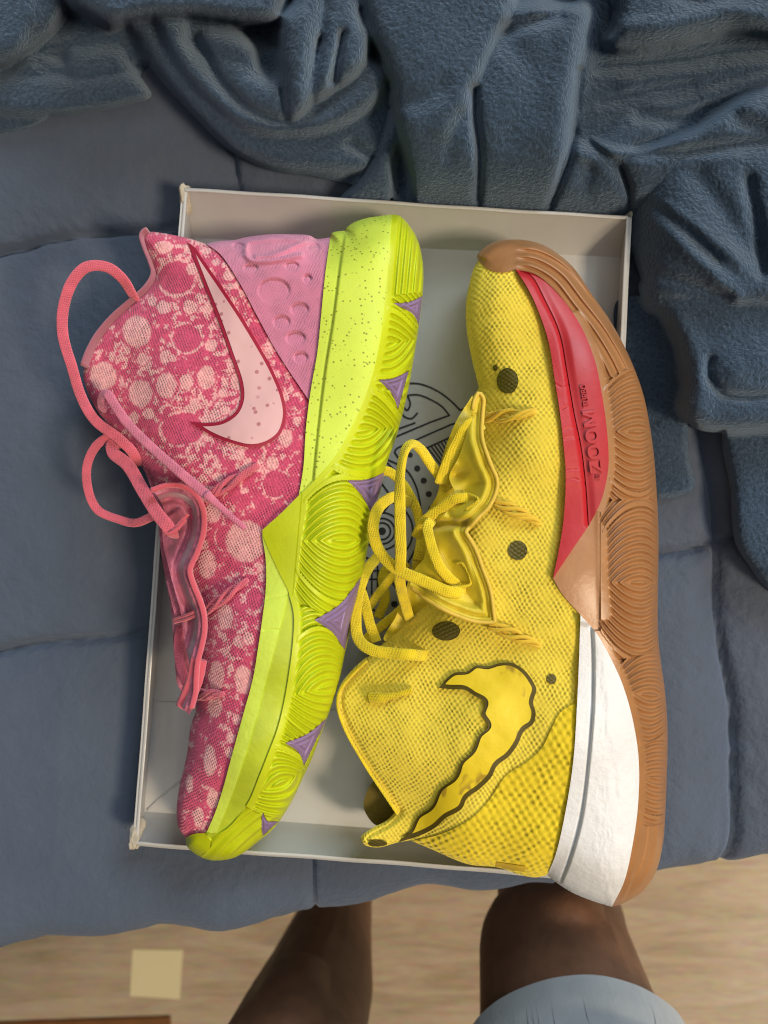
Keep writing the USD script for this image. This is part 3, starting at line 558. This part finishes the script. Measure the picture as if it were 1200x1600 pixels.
def out_relief(p):
    h, best = tr(p)
    dl = dist_line(c_left, p)
    dr = dist_line(c_right, p)
    heelr = .0024 * sstep(.15, .7, np.abs(((p[:, 0] - 612 + .09 * (p[:, 1] - 336)) / 9.5) % 1 - .5) * 2)
    h = np.where((p[:, 1] < 462 + (p[:, 0] - 612) * -.12), heelr, h)
    toe = (p[:, 1] > 1225 + (430 - p[:, 0]) * .25) & (best > 0)
    h = h * sstep(9, 15, dl) + .0024 * (1 - sstep(9, 15, dl))
    u = p[:, 0] * .66 + p[:, 1] * .75 + .02 * (p[:, 1] - 1340) * (p[:, 0] - 420) / 10
    h = np.where(toe, .0026 * sstep(0, .85, (u / 13.5) % 1) * (1 - sstep(.88, 1, (u / 13.5) % 1)), h)
    arc = np.abs(best) < 4
    h = np.where(arc & (dl > 6) & ~toe & (p[:, 1] > 480), .0026, h)
    wing = (p[:, 0] < 470 - (p[:, 1] - 790) * .09) & (p[:, 1] > 770) & (p[:, 1] < 930)
    h = np.where(wing, .0022, h)
    cap = np.hypot(p[:, 0] - 308, (p[:, 1] - 1318) * 1.2) < 22
    h = np.where(cap, .0016, h)
    for g in PURP: h = np.where(shapely.contains_xy(g.buffer(-1), p[:, 0], p[:, 1]), -.0012, h)
    return h
m_, p_, o_ = solid(out_p, PB.top(.0006, out_relief), PB.bot(), 1.15, 1.3)
outs = obj('outsole', m_, M['neon_rubber'], pk)
for q in PUR:
    q = np.array(q, float); c = q.mean(0)
    pg = big(Polygon(np.vstack([spl(q[0:3]), spl(q[2:4]), spl([q[3], q[4], q[0]])])).buffer(-.8).intersection(PB.sil.buffer(-.3)))
    def prel(p, pg=pg): return .0016 * (.5 - .5 * np.cos(2 * np.pi * (sdist(pg, p) - 1) / 7.0))
    m_, p_, o_ = solid(pg, PB.top(.0016, prel), .004, 1.2, 1.3); obj('tread_inset', m_, M['purple'], pk)
# swoosh
sw = ring(spl([(293, 379), (299, 382), (306, 388)]), spl([(306, 388), (322, 412), (348, 450), (376, 492), (404, 538), (428, 582), (443, 620), (447, 650), (438, 678), (417, 694), (392, 699), (360, 692), (328, 679), (296, 659)]), spl([(296, 659), (322, 661), (348, 657), (368, 643), (376, 624), (375, 600), (360, 554), (340, 498), (316, 438), (293, 379)]))
m_, p_, o_ = solid(sw, PB.top(.0010, prl), .0015, 2.0, 1.3); b = obj('swoosh_border', m_, M['deep_red'], pk)
m_, p_, o_ = solid(big(sw.buffer(-5.2)), PB.top(.0014, prl), .001, 2.0, 1.3); obj('swoosh', m_, M['pale_pink'], pk)
# collar binding
l = c_collar[4:130:2]
obj('collar_binding', sweep(P(l[:, 0] + 2, l[:, 1], PB.zm + .006 + 0 * l[:, 0]), .0024, .012, 12, 2.2), M['mauve_lining'], pk)
# tongue and eyestay
tong = ring(spl([(222, 720), (255, 745), (300, 770), (312, 850), (300, 930), (305, 1020), (300, 1090)]), spl([(300, 1090), (280, 1075), (272, 1020), (268, 960), (258, 900), (250, 850), (246, 800), (222, 720)]))
m_, p_, o_ = solid(tong, lambda p: .050 + .008 * n2(p, 30, 71), .02, 2.5, 2); obj('tongue', m_, M['pink_satin'], pk)
ey = ring(spl([(237, 766), (265, 758), (295, 764), (312, 782), (319, 806), (317, 836), (307, 866), (297, 890)]), spl([(297, 890), (303, 915), (315, 945), (320, 972), (317, 1002), (310, 1028), (307, 1056), (305, 1086), (296, 1117)]), spl([(296, 1117), (276, 1098)]), spl([(276, 1098), (287, 1070), (296, 1042), (290, 1012), (286, 985), (282, 955), (275, 930), (268, 905), (262, 880), (256, 856), (254, 835), (258, 805), (250, 782), (237, 766)]))
c_eye = spl([(237, 766), (265, 758), (295, 764), (312, 782), (319, 806), (317, 836), (307, 866), (297, 890), (303, 915), (315, 945), (320, 972), (317, 1002), (310, 1028), (307, 1056), (305, 1086), (297, 1114)])
def ey_z(p):
    d = dist_line(c_eye, p); return .0795 - .010 * sstep(2, 26, d) - .006 * sstep(26, 60, d) + .0022 * np.exp(-((d - 11) / 3.5) ** 2) + .005 * (n2(p, 22, 72) - .5) - .0035 * np.exp(-((d - 20) / 6) ** 2)
m_, p_, o_ = solid(ey, ey_z, .0035, 1.8, 1.5); es = obj('eyestay', m_, M['pink_satin'], pk)
obj('eyestay_edge', strap([(x, y, .0800) for x, y in c_eye[::12]], .0026, .0034), M['pink_edge'], es)
obj('eyestay_tip', strap([(311, 1030, .078), (305, 1060, .077), (296, 1085, .075), (287, 1106, .072)], .0078, .003), M['pink_edge'], es)
# laces
W = .0056
def S(px, py, off=.002): return (px, py, PB.z(px, py, off))
laces = [
    ('pink_lace', [(222, 478, .036), (211, 467, .050), (190, 434, .064), (166, 417, .070), (136, 417, .072), (115, 437, .071), (100, 476, .069), (98, 521, .067), (112, 572, .064), (127, 620, .060), (148, 656, .060), (184, 684, .0615), (205, 704, .060), (216, 726, .050)], .0052, .0030, [.6, .2, .0, .3, .5, .3, .1, 0, 0, 0, .2, .4]),
    ('pink_lace_pale', [(160, 640, .055), (160, 622, .064), (168, 616, .0695), (180, 634, .071), (200, 662, .073), (238, 700, .079), (286, 742, .086), (325, 775, .0895)], .0046, .0036, None),
    ('pink_lace', [(190, 684, .055), (172, 682, .057), (151, 696, .056), (136, 728, .052), (139, 770, .048), (153, 797, .046), (184, 811, .046), (211, 817, .050), (240, 806, .056)], .0045, .0026, [.5, .4, .2, 0, .2, .6, .3, 0]),
    ('pink_lace', [(192, 690, .054), (176, 694, .058), (177, 707, .060), (199, 726, .063), (223, 766, .070), (244, 800, .076), (266, 828, .077), (270, 838, .072)], .0064, .0026, None),
    ('pink_lace_pale', [(266, 905, .060), (272, 930, .060), (278, 955, .062), (281, 975, .058)], .0042, .003, None), ('pink_lace', [(284, 975, .056), (279, 1000, .058), (281, 1035, .060), (292, 1068, .063)], .0046, .003, None)]
for mk, pts, w, t, tw in laces: obj('lace', strap(pts, w, t * .8, twist=tw, flat=3.2), M[mk], pk)
obj('aglet', strap([(322, 772, .0895), (350, 797, .0915), (383, 826, .0935)], .0030, .0028, taper=[1.35, 1, .95, .9]), M['pink_lace_pale'], pk)
def cord_bundle(name, a, b, n, r, spread, body, mk, parent, seed, bulge=.0015):
    """thin cords side by side from the eyestay to the hole where they enter the knit"""
    rg = np.random.default_rng(seed); a, b = np.array(a, float), np.array(b, float); d = b - a; nn = np.array([-d[1], d[0]]) / np.linalg.norm(d); ms = []
    for k in range(n):
        ph = 2 * math.pi * k / n + rg.uniform(-.4, .4); pts = []; tw = rg.uniform(4.5, 6.5)
        for t in np.linspace(0, .96, 11):
            A = spread * (1.25 * math.sin(math.pi * min(1, .18 + t * .80)) + .15)
            q = a + d * t + nn * A * math.cos(ph + tw * t)
            pts.append((q[0], q[1], body.z(q[0], q[1], r + bulge * math.sin(math.pi * (.2 + .75 * t)) + A * .00016 * (1.1 + math.sin(ph + tw * t)))))
        pts.append((b[0], b[1], body.z(b[0], b[1], -.0012)))
        ms.append(strap(pts, r * 2, r * 1.8, 8, 2.0))
    return obj(name, cat(*ms), M[mk], parent)
cord_bundle('lace_loop', (322, 778), (403, 726), 5, .00095, 4.6, PB, 'pink_lace', pk, 1)
cord_bundle('lace_loop', (318, 958), (387, 905), 4, .00095, 4.2, PB, 'pink_lace', pk, 2)
cord_bundle('lace_loop', (298, 1086), (350, 1084), 6, .00095, 4.8, PB, 'pink_lace', pk, 3, .003)
ms = [strap([(270, 830, .078), (283, 815, .078), (294, 803, .078)], .0018, .0018, 8, 2), strap([(255, 828, .077), (262, 834, .0785), (275, 828, .079), (290, 812, .078)], .0018, .0018, 8, 2), strap([(272, 968, .062), (290, 962, .070), (304, 956, .075)], .0018, .0018, 8, 2), strap([(273, 972, .062), (290, 968, .070), (306, 962, .075)], .0018, .0018, 8, 2)]
for m_ in ms: obj('eyelet_cord', m_, M['pink_edge'], pk)

# ================================================================== YELLOW SNEAKER
yl = thing('yellow_sneaker', 'yellow knit high top sneaker with brown gum sole on the right', 'sneaker')
y_toel = spl([(747, 407), (740, 420), (733, 445), (728, 475), (729, 515), (738, 565), (748, 605)])
y_lacel = spl([(748, 605), (738, 640), (728, 680), (724, 720), (716, 760), (700, 800), (692, 850), (690, 900), (672, 935), (648, 958)])
y_coll = spl([(648, 958), (620, 985), (585, 1018), (548, 1051), (530, 1075), (525, 1096), (534, 1131), (567, 1191), (604, 1247), (618, 1268)])
y_tip = spl([(618, 1268), (604, 1282), (581, 1294), (564, 1308), (568, 1319), (590, 1324), (623, 1316), (641, 1313)])
y_heelb = spl([(641, 1313), (674, 1327), (730, 1350), (781, 1356), (809, 1366), (837, 1371), (855, 1367)])
y_wl = spl([(855, 1367), (868, 1336), (884, 1266), (896, 1187), (902, 1093), (905, 1023), (907, 961)])
y_wing = spl([(907, 961), (880, 930), (864, 904)])
y_rl = spl([(864, 904), (871, 871), (880, 817), (884, 745), (881, 700), (875, 646), (866, 588), (858, 538), (844, 493), (826, 453), (806, 421)])
y_cap = spl([(806, 421), (785, 426), (763, 421), (747, 407)])
y_ro = spl([(806, 421), (835, 428), (862, 448), (889, 480), (911, 516), (930, 565), (941, 619), (948, 668), (951, 722), (947, 754), (938, 786), (922, 818)])
y_ro2 = spl([(922, 818), (892, 862), (864, 904)])
y_wo = spl([(907, 961), (931, 988), (954, 1028), (973, 1070), (989, 1126), (998, 1187), (997, 1257), (989, 1317), (975, 1378), (956, 1417)])
y_wb = spl([(956, 1417), (921, 1406), (893, 1394), (868, 1378), (855, 1367)])
y_right = spl([(747, 407), (745, 400), (754, 389), (772, 378), (799, 374), (835, 378), (862, 390), (894, 416), (925, 460), (952, 499), (974, 538), (992, 578), (1006, 619), (1015, 664), (1022, 714), (1026, 768), (1029, 835), (1028, 925), (1028, 985), (1032, 1030), (1039, 1080), (1043, 1140), (1042, 1210), (1039, 1280), (1036, 1317), (1025, 1362), (1005, 1392), (975, 1411), (956, 1417)])
yup_p = ring(y_toel, y_lacel, y_coll, y_tip, y_heelb, y_wl, y_wing, y_rl, y_cap)
y_hp = spl([(899, 1098), (875, 1114), (861, 1140), (847, 1168), (823, 1191), (791, 1212), (763, 1252), (735, 1280), (690, 1303), (644, 1314)])
hp_p = ring(y_hp, y_heelb, y_wl[:-30])
red_p = ring(y_ro, y_ro2, y_rl)
white_p = ring(y_wo, y_wb, y_wl)
gum_p = ring(y_right, y_wo[::-1], y_wing, y_ro2[::-1], y_ro[::-1], y_cap)
sil2 = unary_union([g.buffer(1.0) for g in (yup_p, red_p, white_p, gum_p)]).buffer(-1.0)
YB = Body(sil2, [(800, 470, .074), (850, 700, .088), (780, 800, .082), (900, 900, .092), (900, 1150, .090), (760, 1150, .084), (650, 1100, .068), (560, 1080, .056), (620, 1290, .054), (760, 1300, .074), (880, 1340, .080), (980, 1250, .082), (1000, 900, .086), (960, 600, .082), (730, 700, .066), (820, 395, .064)], .044, 88)
yrl = lambda p: .0030 * (n2(p, 55, 81) - .5)
m_, p_, o_ = solid(yup_p, YB.top(0, lambda p: yrl(p) - .0016 * np.exp(-((sdist(yup_p, p) - 9) / 2.5) ** 2) * (p[:, 0] < 640)), YB.bot(), 1.8, 1.5)
obj('upper', m_, M['yellow_knit'], yl)
m_, p_, o_ = solid(hp_p, YB.top(.0012, yrl), .003, 2.0, 1.5); obj('heel_panel', m_, M['yellow_mesh'], yl)
m_, p_, o_ = solid(Polygon([(776, 1347), (822, 1354), (820, 1363), (774, 1355)]), YB.top(.0022, yrl), .002, 2.0, 1.5); obj('heel_pull_tab', m_, M['yellow_film'], yl, attrs={'col': np.tile([.8, .55, .03], (len(p_), 1))})
# red midsole: narrow rolled band on the left, sleeve on the right
y_div = spl([(812, 422), (830, 430), (853, 470), (875, 520), (887, 583), (898, 646), (909, 700), (916, 758), (920, 819)])
rb = ring(y_div, y_ro2, y_rl); rs = ring(y_ro, y_div[::-1])
CRK = [[(876, 640), (890, 634), (902, 640)], [(880, 672), (895, 668), (908, 670)], [(882, 686), (898, 684), (910, 690)], [(884, 735), (900, 733), (914, 736)], [(884, 750), (898, 748), (916, 756)], [(868, 600), (880, 606), (890, 600)]]
m_, p_, o_ = solid(rb, YB.top(.0034, lambda p: -.0024 * np.exp(-(dist_line(y_div, p) / 4.5) ** 2) - smin(*[-.0005 * np.exp(-(dist_line(spl(c), p) / 1.1) ** 2) for c in CRK]) * -1), YB.bot(), 1.6, 1.4)
obj('midsole_band', m_, M['red_foam'], yl)
m_, p_, o_ = solid(rs, YB.top(.0020, lambda p: .0010 * sstep(0, 14, dist_line(y_div, p))), YB.bot(), 1.8, 1.4)
sleeve = obj('midsole_sleeve', m_, M['red_clear'], yl)
def emboss(txt, height_px, path, off):
    """raised lettering along a pixel path, reading from its start to its end"""
    tm = meshkit.text_mesh(txt, 1.0, .05, bold=True); v = np.array(tm.vertices); L = LineString(spl(path, 1)); wtot = v[:, 0].max() - v[:, 0].min(); v[:, 0] -= v[:, 0].min()
    tm = trimesh.Trimesh(v, tm.faces, process=False)
    tm = tm.subdivide_to_size(.25) if False else tm
    s = v[:, 0] / wtot * L.length; q = np.array([L.interpolate(a).coords[0] for a in s]); q2 = np.array([L.interpolate(min(a + .5, L.length)).coords[0] for a in s]); q1 = np.array([L.interpolate(max(a - .5, 0)).coords[0] for a in s])
    t = q2 - q1; t /= np.linalg.norm(t, axis=1, keepdims=True); nrm = np.column_stack([t[:, 1], -t[:, 0]])
    q = q + nrm * (v[:, 1:2] * height_px)
    z = YB.top(off)(q) + np.where(v[:, 2] > .02, .0010, -.0012)
    m = trimesh.Trimesh(P(q[:, 0], q[:, 1], z), tm.faces, process=False)
    if m.volume < 0: m.invert()
    return m
obj('lettering', emboss('ZOOM', 19, [(942, 737), (936, 690), (929, 640)], .0030), M['red_clear'], sleeve, smooth=False)
obj('lettering', emboss('AIR', 7, [(938, 748), (938, 741)], .0030), M['red_clear'], sleeve, smooth=False)
obj('lettering', emboss('TURBO', 9, [(921, 634), (915, 600)], .0030), M['red_clear'], sleeve, smooth=False)
# white midsole
y_gr = spl([(924, 978), (926, 1020), (926, 1093), (919, 1187), (907, 1280), (889, 1345), (876, 1378)])
lft = ring(y_gr, np.array([(800, 1400), (800, 960)]))
m_, p_, o_ = solid(white_p, YB.top(.0030, lambda p: .0020 * sstep(-3, 5, -sdist(lft, p)) - .0012 * np.exp(-(dist_line(y_gr, p) / 2.2) ** 2) + .0010 * (n2(p * [1, .35], 8, 91) - .5) * sstep(915, 940, p[:, 0])), YB.bot(), 1.8, 1.4)
obj('midsole', m_, M['white_foam'], yl)
# gum outsole
ycells = [(998, 674, .0, 98, 44.), (1002, 910, 0, 122, 44.), (1018, 1086, .1, 76, 40.), (1030, 1216, .1, 62, 40.)]
ytr = tread(ycells, 12.6, .0026)
y_left = np.vstack([y_ro[60:], np.array([(938, 830), (940, 900), (946, 960)]), y_wo])
def gum_relief(p):
    h, best = ytr(p); dl = dist_line(y_left, p); dr = dist_line(y_right, p)
    toe = (p[:, 1] < 590) & (best > 0)
    u = dr + (p[:, 0] - 800) * .10
    h = np.where(toe, .0026 * sstep(.2, .8, np.abs((u / 13) % 1 - .5) * 2) * sstep(800, 830, p[:, 0]), h)
    heel = (p[:, 1] > 1290) & (best > 0)
    h = np.where(heel, .0014 * (np.abs((dr / 11) % 1 - .5) * 2) ** .8 * sstep(1400, 1340, p[:, 1]), h)
    h = h * sstep(8, 14, dl) + .0022 * (1 - sstep(8, 14, dl))
    h = np.where((np.abs(best) < 3.5) & (dl > 4) & (p[:, 1] > 560) & (p[:, 1] < 1300), .0025, h)
    wing = (p[:, 0] < 938) & (p[:, 1] > 800) & (p[:, 1] < 985)
    return np.where(wing, .0010 + .0008 * np.exp(-(dist_line(np.array([(936, 800), (938, 900), (944, 975)]), p) / 6) ** 2), h)
m_, p_, o_ = solid(gum_p, YB.top(.0008, gum_relief), YB.bot(), 1.15, 1.3)
obj('outsole', m_, M['gum'], yl)
# swoosh with a wavy outline
sw2 = ring(spl([(686, 1075), (698, 1060), (711, 1051), (730, 1049), (744, 1040), (763, 1041), (781, 1036), (800, 1036), (819, 1047), (833, 1065), (838, 1077), (833, 1098), (837, 1114), (833, 1131), (819, 1142), (809, 1163), (795, 1182), (777, 1196), (767, 1215), (749, 1233), (730, 1247), (721, 1264), (697, 1278), (679, 1294), (655, 1306), (623, 1316)]),
    spl([(623, 1316), (641, 1299), (653, 1276), (674, 1261), (688, 1233), (711, 1215), (721, 1191), (739, 1173), (749, 1149), (763, 1135), (754, 1117), (758, 1098), (741, 1087), (726, 1078), (707, 1077), (686, 1075)]))
m_, p_, o_ = solid(sw2, YB.top(.0018, yrl), .0016, 2.0, 1.2); obj('swoosh_border', m_, M['olive_border'], yl)
inn = big(sw2.buffer(-5.8)); inn = shapely.affinity.translate(inn, -1.0, -1.2) if hasattr(shapely, 'affinity') else inn
m_, p_, o_ = solid(inn, YB.top(.0024, yrl), .0012, 1.6, 1.2)
wear = sstep(.60, .70, n2(p_ * [.9, .6], 16, 95)) * sstep(16, 4, dist_line(inn.exterior.coords, p_)) * .75
obj('swoosh', m_, M['yellow_film'], yl, attrs={'col': np.array([.86, .65, .025]) * (1 - wear[:, None]) + wear[:, None] * np.array([.34, .20, .03])})
for x, y, rx, ry, n in ((793, 595, 17, 20, 1), (774, 575, 4, 5, 1), (809, 860, 15, 15, 1), (697, 986, 22, 15, 1), (862, 1061, 7.5, 8, 1), (590, 1318, 15, 5.5, 1)):
    e = shapely.affinity.scale(Point(x, y).buffer(1, 24), rx, ry) if hasattr(shapely, 'affinity') else Point(x, y).buffer(rx)
    m_, p_, o_ = solid(e.intersection(YB.sil.buffer(-1)), YB.top(.0006, yrl), .001, 2.0, 1.5); obj('printed_spot', m_, M['olive'], yl)
# inside of the collar seen at the heel, tongue
lin = ring(spl([(600, 1205), (578, 1228), (568, 1258), (576, 1278), (590, 1290), (640, 1270), (650, 1220), (620, 1195), (600, 1205)]))
m_, p_, o_ = solid(lin, lambda p: .034 + 0 * p[:, 0], .022, 3, 2); obj('collar_lining', m_, M['olive_lining'], yl)
l = y_coll[52:]; obj('collar_binding', sweep(P(l[:, 0] + 3, l[:, 1], YB.zm + .004 + 0 * l[:, 0]), .0020, .010, 12, 2.2), M['yellow_lace'], yl)
tg = ring(spl([(738, 618), (712, 660), (690, 720), (684, 770), (668, 800), (650, 850), (640, 900), (620, 960), (600, 1000), (640, 1000), (720, 960), (760, 930), (730, 830), (760, 760), (750, 680), (738, 618)]))
m_, p_, o_ = solid(tg, lambda p: .046 + .010 * n2(p, 40, 96) + .010 * sstep(640, 720, p[:, 0]), .02, 2.5, 2); obj('tongue', m_, M['yellow_satin'], yl)
# winged eyestay
e_r = spl([(738, 640), (741, 625), (748, 614), (755, 622), (754, 646), (753, 684), (765, 722), (777, 755), (765, 790), (746, 810), (727, 831)])
e_r2 = spl([(727, 831), (742, 856), (754, 888), (766, 922), (773, 972)])
e_b = spl([(773, 972), (745, 971), (718, 963), (677, 943), (640, 916)])
e_l = spl([(640, 916), (648, 890), (662, 872), (668, 845), (682, 818), (700, 796), (710, 770), (702, 745), (716, 715), (728, 680), (738, 640)])
ey2 = ring(e_r, e_r2, e_b, e_l)
edge2 = np.vstack([e_r, e_r2, e_b])
SV = [spl([(700, 800), (722, 842), (738, 890), (750, 940)]), spl([(650, 905), (690, 930), (740, 945)])]
def e2z(p):
    d = dist_line(edge2, p); zz = .0855 - .0085 * sstep(8, 50, d) - .010 * sstep(690, 640, p[:, 0]) - .010 * sstep(720, 640, p[:, 1])
    zz = zz - .0018 * np.exp(-((d - 9) / 2.0) ** 2) + .0014 * np.exp(-((d - 18) / 6) ** 2)
    for s in SV: zz = zz - .0012 * np.exp(-(dist_line(s, p) / 5) ** 2)
    zz = zz - .006 * np.exp(-(((p[:, 0] - 712) / 13) ** 2 + ((p[:, 1] - 742) / 10) ** 2)) - .007 * np.exp(-(dist_line(spl([(672, 822), (700, 818), (727, 818)]), p) / 7) ** 2)
    return zz + .002 * (n2(p, 25, 97) - .5)
m_, p_, o_ = solid(ey2, e2z, .003, 1.7, 1.4); es2 = obj('eyestay', m_, M['yellow_satin'], yl)
zz = e2z(edge2[::3]); obj('eyestay_edge', sweep(P(edge2[::3, 0], edge2[::3, 1], zz - .0002), .0022, .0032, 10, 2.2), M['yellow_edge'], es2)
def ez(x, y, o=.0): return (x, y, float(e2z(np.array([[x, y]], float))[0]) + o)
for pts in ([(722, 768), (747, 781), (728, 796)], [(712, 880), (722, 880), (735, 912), (700, 918)]):
    obj('eyelet_trim', strap([ez(x, y, .0006) for x, y in pts], .0013, .0010, 8, 2), M['yellow_lace'], es2)
ylaces = [
    ([ez(727, 926, -.004), ez(719, 925, .0012), ez(700, 924, .003), (665, 909, .084), (617, 887, .083), (592, 860, .080), (583, 830, .078), (588, 800, .074), (602, 783, .068), (622, 776, .058), (640, 786, .050)], .0046, .0032, None),
    ([(650, 985, .040), (640, 966, .052), (632, 940, .066), (625, 910, .078), (626, 860, .090), (625, 810, .092), (626, 735, .090), (634, 702, .086), (644, 694, .081), (657, 702, .076), (672, 724, .070), (690, 748, .066), (700, 764, .062)], .0044, .0032, [0, 0, 0, 0, 0, .2, .8, 1.0, .6, .3, 0]),
    ([(750, 660, .070), (742, 665, .0755), (735, 668, .0765), (716, 698, .0745), (700, 730, .072), (690, 756, .068)], .0070, .0026, [0, .1, .4, .5]),
    ([ez(736, 779, -.003), ez(727, 778, .001), (712, 779, .0795), (690, 794, .075), (662, 816, .069), (650, 838, .060)], .0042, .0030, None),
    ([ez(718, 918, -.004), ez(711, 911, .0012), ez(700, 902, .0025), (684, 880, .082), (672, 846, .0805), (668, 824, .077), (676, 812, .070)], .0042, .0030, None),
    ([(560, 760, .030), (584, 742, .040), (604, 736, .044), (622, 748, .046), (638, 770, .048), (654, 806, .050), (658, 842, .050), (652, 876, .052)], .0042, .0030, None),
    ([(668, 1024, YB.z(668, 1024, -.004)), (661, 1024, YB.z(661, 1024, .001)), (640, 1023, .0745), (613, 1021, .072), (580, 1015, .068), (560, 998, .062), (556, 960, .056), (562, 920, .050), (574, 890, .042), (590, 870, .03)], .0048, .0036, None),
    ([(588, 1003, .058), (578, 975, .056), (568, 935, .050), (556, 900, .040), (552, 870, .030)], .0044, .0032, None),
    ([(568, 960, .030), (590, 930, .034), (612, 902, .040), (636, 880, .046)], .0040, .0030, None), ([(590, 965, .024), (602, 935, .024), (598, 900, .022), (610, 880, .02)], .0044, .0030, None),
    ([(570, 1000, .03), (600, 975, .036), (630, 950, .044), (650, 925, .05)], .0042, .0030, None)]
for pts, w, t, tw in ylaces: obj('lace', strap(pts, w * 1.2, t * .85, twist=tw, flat=2.8), M['yellow_lace'], yl)
obj('aglet', strap([(578, 1090, YB.z(578, 1090, .001)), (600, 1090, YB.z(600, 1090, .0022)), (622, 1085, YB.z(622, 1085, .0022)), (645, 1078, YB.z(645, 1078, .002))], .0034, .0026, taper=[1.7, 1.6, 1.2, .8, .8, .8]), M['yellow_lace'], yl)
cord_bundle('lace_loop', (756, 654), (838, 642), 4, .0009, 5.6, YB, 'yellow_loop', yl, 5, .002)
cord_bundle('lace_loop', (774, 784), (844, 818), 4, .0009, 5.6, YB, 'yellow_loop', yl, 6, .002)
cord_bundle('lace_loop', (764, 976), (845, 1009), 4, .0009, 5.6, YB, 'yellow_loop', yl, 7, .002)

# ------------------------------------------------------------------ person standing at the bed: bare legs and shorts
def hulls(chains, res=.008, it=12):
    tot = None
    for ch in chains:
        for (a, ra), (b, rb_) in zip(ch[:-1], ch[1:]):
            h = manifold3d.Manifold.batch_hull([manifold3d.Manifold.sphere(ra, 24).translate(a), manifold3d.Manifold.sphere(rb_, 24).translate(b)])
            tot = h if tot is None else tot + h
    tot = tot.refine_to_length(res); m = tot.to_mesh(); t = trimesh.Trimesh(m.vert_properties[:, :3], m.tri_verts, process=True)
    trimesh.smoothing.filter_taubin(t, iterations=it); return t
person = thing('person', 'person with bare legs in pale blue shorts standing at the bed edge', 'person')
kR, kL = P(868, 1490, -.13), P(452, 1672, -.13)
aR, aL = P(905, 1345, -.53), P(540, 1370, -.53)
hR, hL = kR + np.array([-.012, -.13, .36]), kL + np.array([.05, -.06, .36])
def leg(h, k, a, s):
    up = lambda t: tuple(h + (k - h) * t); dn = lambda t, dy=0: tuple(k + (a - k) * t + np.array([0, dy, 0]))
    toe = a + np.array([s * .03, .14, -.045])
    return [(up(0), .085), (up(.5), .074), (up(.9), .060), (tuple(k), .057), (dn(.12), .054), (dn(.35, -.012), .053), (dn(.65, -.006), .043), (dn(.95), .036), (tuple(a + [0, -.01, -.03]), .036), (tuple(a + (toe - a) * .6), .032), (tuple(toe), .026)]
knee = lambda k: [(tuple(k + [0, .026, .016]), .036), (tuple(k + [0, .030, -.012]), .034), (tuple(k + [0, .018, -.05]), .036)]
obj('body', hulls([knee(kR), knee(kL), leg(hR, kR, aR, 1), leg(hL, kL, aL, -1), [(tuple(hR), .085), (tuple((hR + hL) / 2 + [0, -.02, .08]), .12), (tuple(hL), .085)]]), M['skin'], person)
def shorts_leg(h, k, t1):
    """one trouser leg: a loose tube cut square at the hem"""
    e = h + (k - h) * t1; ax = (k - h) / np.linalg.norm(k - h); e2 = e + ax * .05
    m = manifold3d.Manifold.batch_hull([manifold3d.Manifold.sphere(.098, 160).translate(tuple(h)), manifold3d.Manifold.sphere(.070, 160).translate(tuple(e2))])
    return m.trim_by_plane(tuple(-ax), float(-ax @ e))
hip = manifold3d.Manifold.batch_hull([manifold3d.Manifold.sphere(r, 32).translate(tuple(c)) for c, r in ((hR, .098), ((hR + hL) / 2 + [0, -.02, .10], .125), (hL, .098))])
mm = (shorts_leg(hR, kR, .80) + shorts_leg(hL, kL, .66) + hip).refine_to_length(.0045).to_mesh()
v = np.array(mm.vert_properties[:, :3], float); ax = (kR - hR) / np.linalg.norm(kR - hR); tt = (v - hR) @ ax / np.linalg.norm(kR - hR); rad = v - hR - np.outer((v - hR) @ ax, ax)
rad /= np.linalg.norm(rad, axis=1, keepdims=True) + 1e-9
wr = meshkit.fbm(np.column_stack([v[:, :2] * 22, v[:, 2] * 9]), 3, 17) - .5
v += rad * (.0045 * wr - .0022 * np.exp(-((tt - .735) / .016) ** 2))[:, None]
mS = trimesh.Trimesh(v, mm.tri_verts, process=True)
obj('shorts', mS, M['shorts'], person, smooth=50)
# ------------------------------------------------------------------ things on the floor
q = [P(207, 1483, FZ + .001), P(286, 1484, FZ + .001), P(281, 1561, FZ + .0015), P(203, 1556, FZ + .0015)]
nt = obj('paper_note', slab(np.array(q)[:, :] + [0, 0, .0006], .0006), M['note'], smooth=False)
tag(nt, 'small square pale yellow paper note lying on the floor', 'paper note')
a, b = P(-40, 1601, FZ + .006), P(265, 1590, FZ + .006)
bd = slab([a, b, b + [0.01, -.2, 0], a + [0, -.2, 0]], .005)
tag(obj('wooden_board', bd, M['wood_edge'], smooth=False), 'orange brown wooden edge on the floor at the bottom left', 'board')
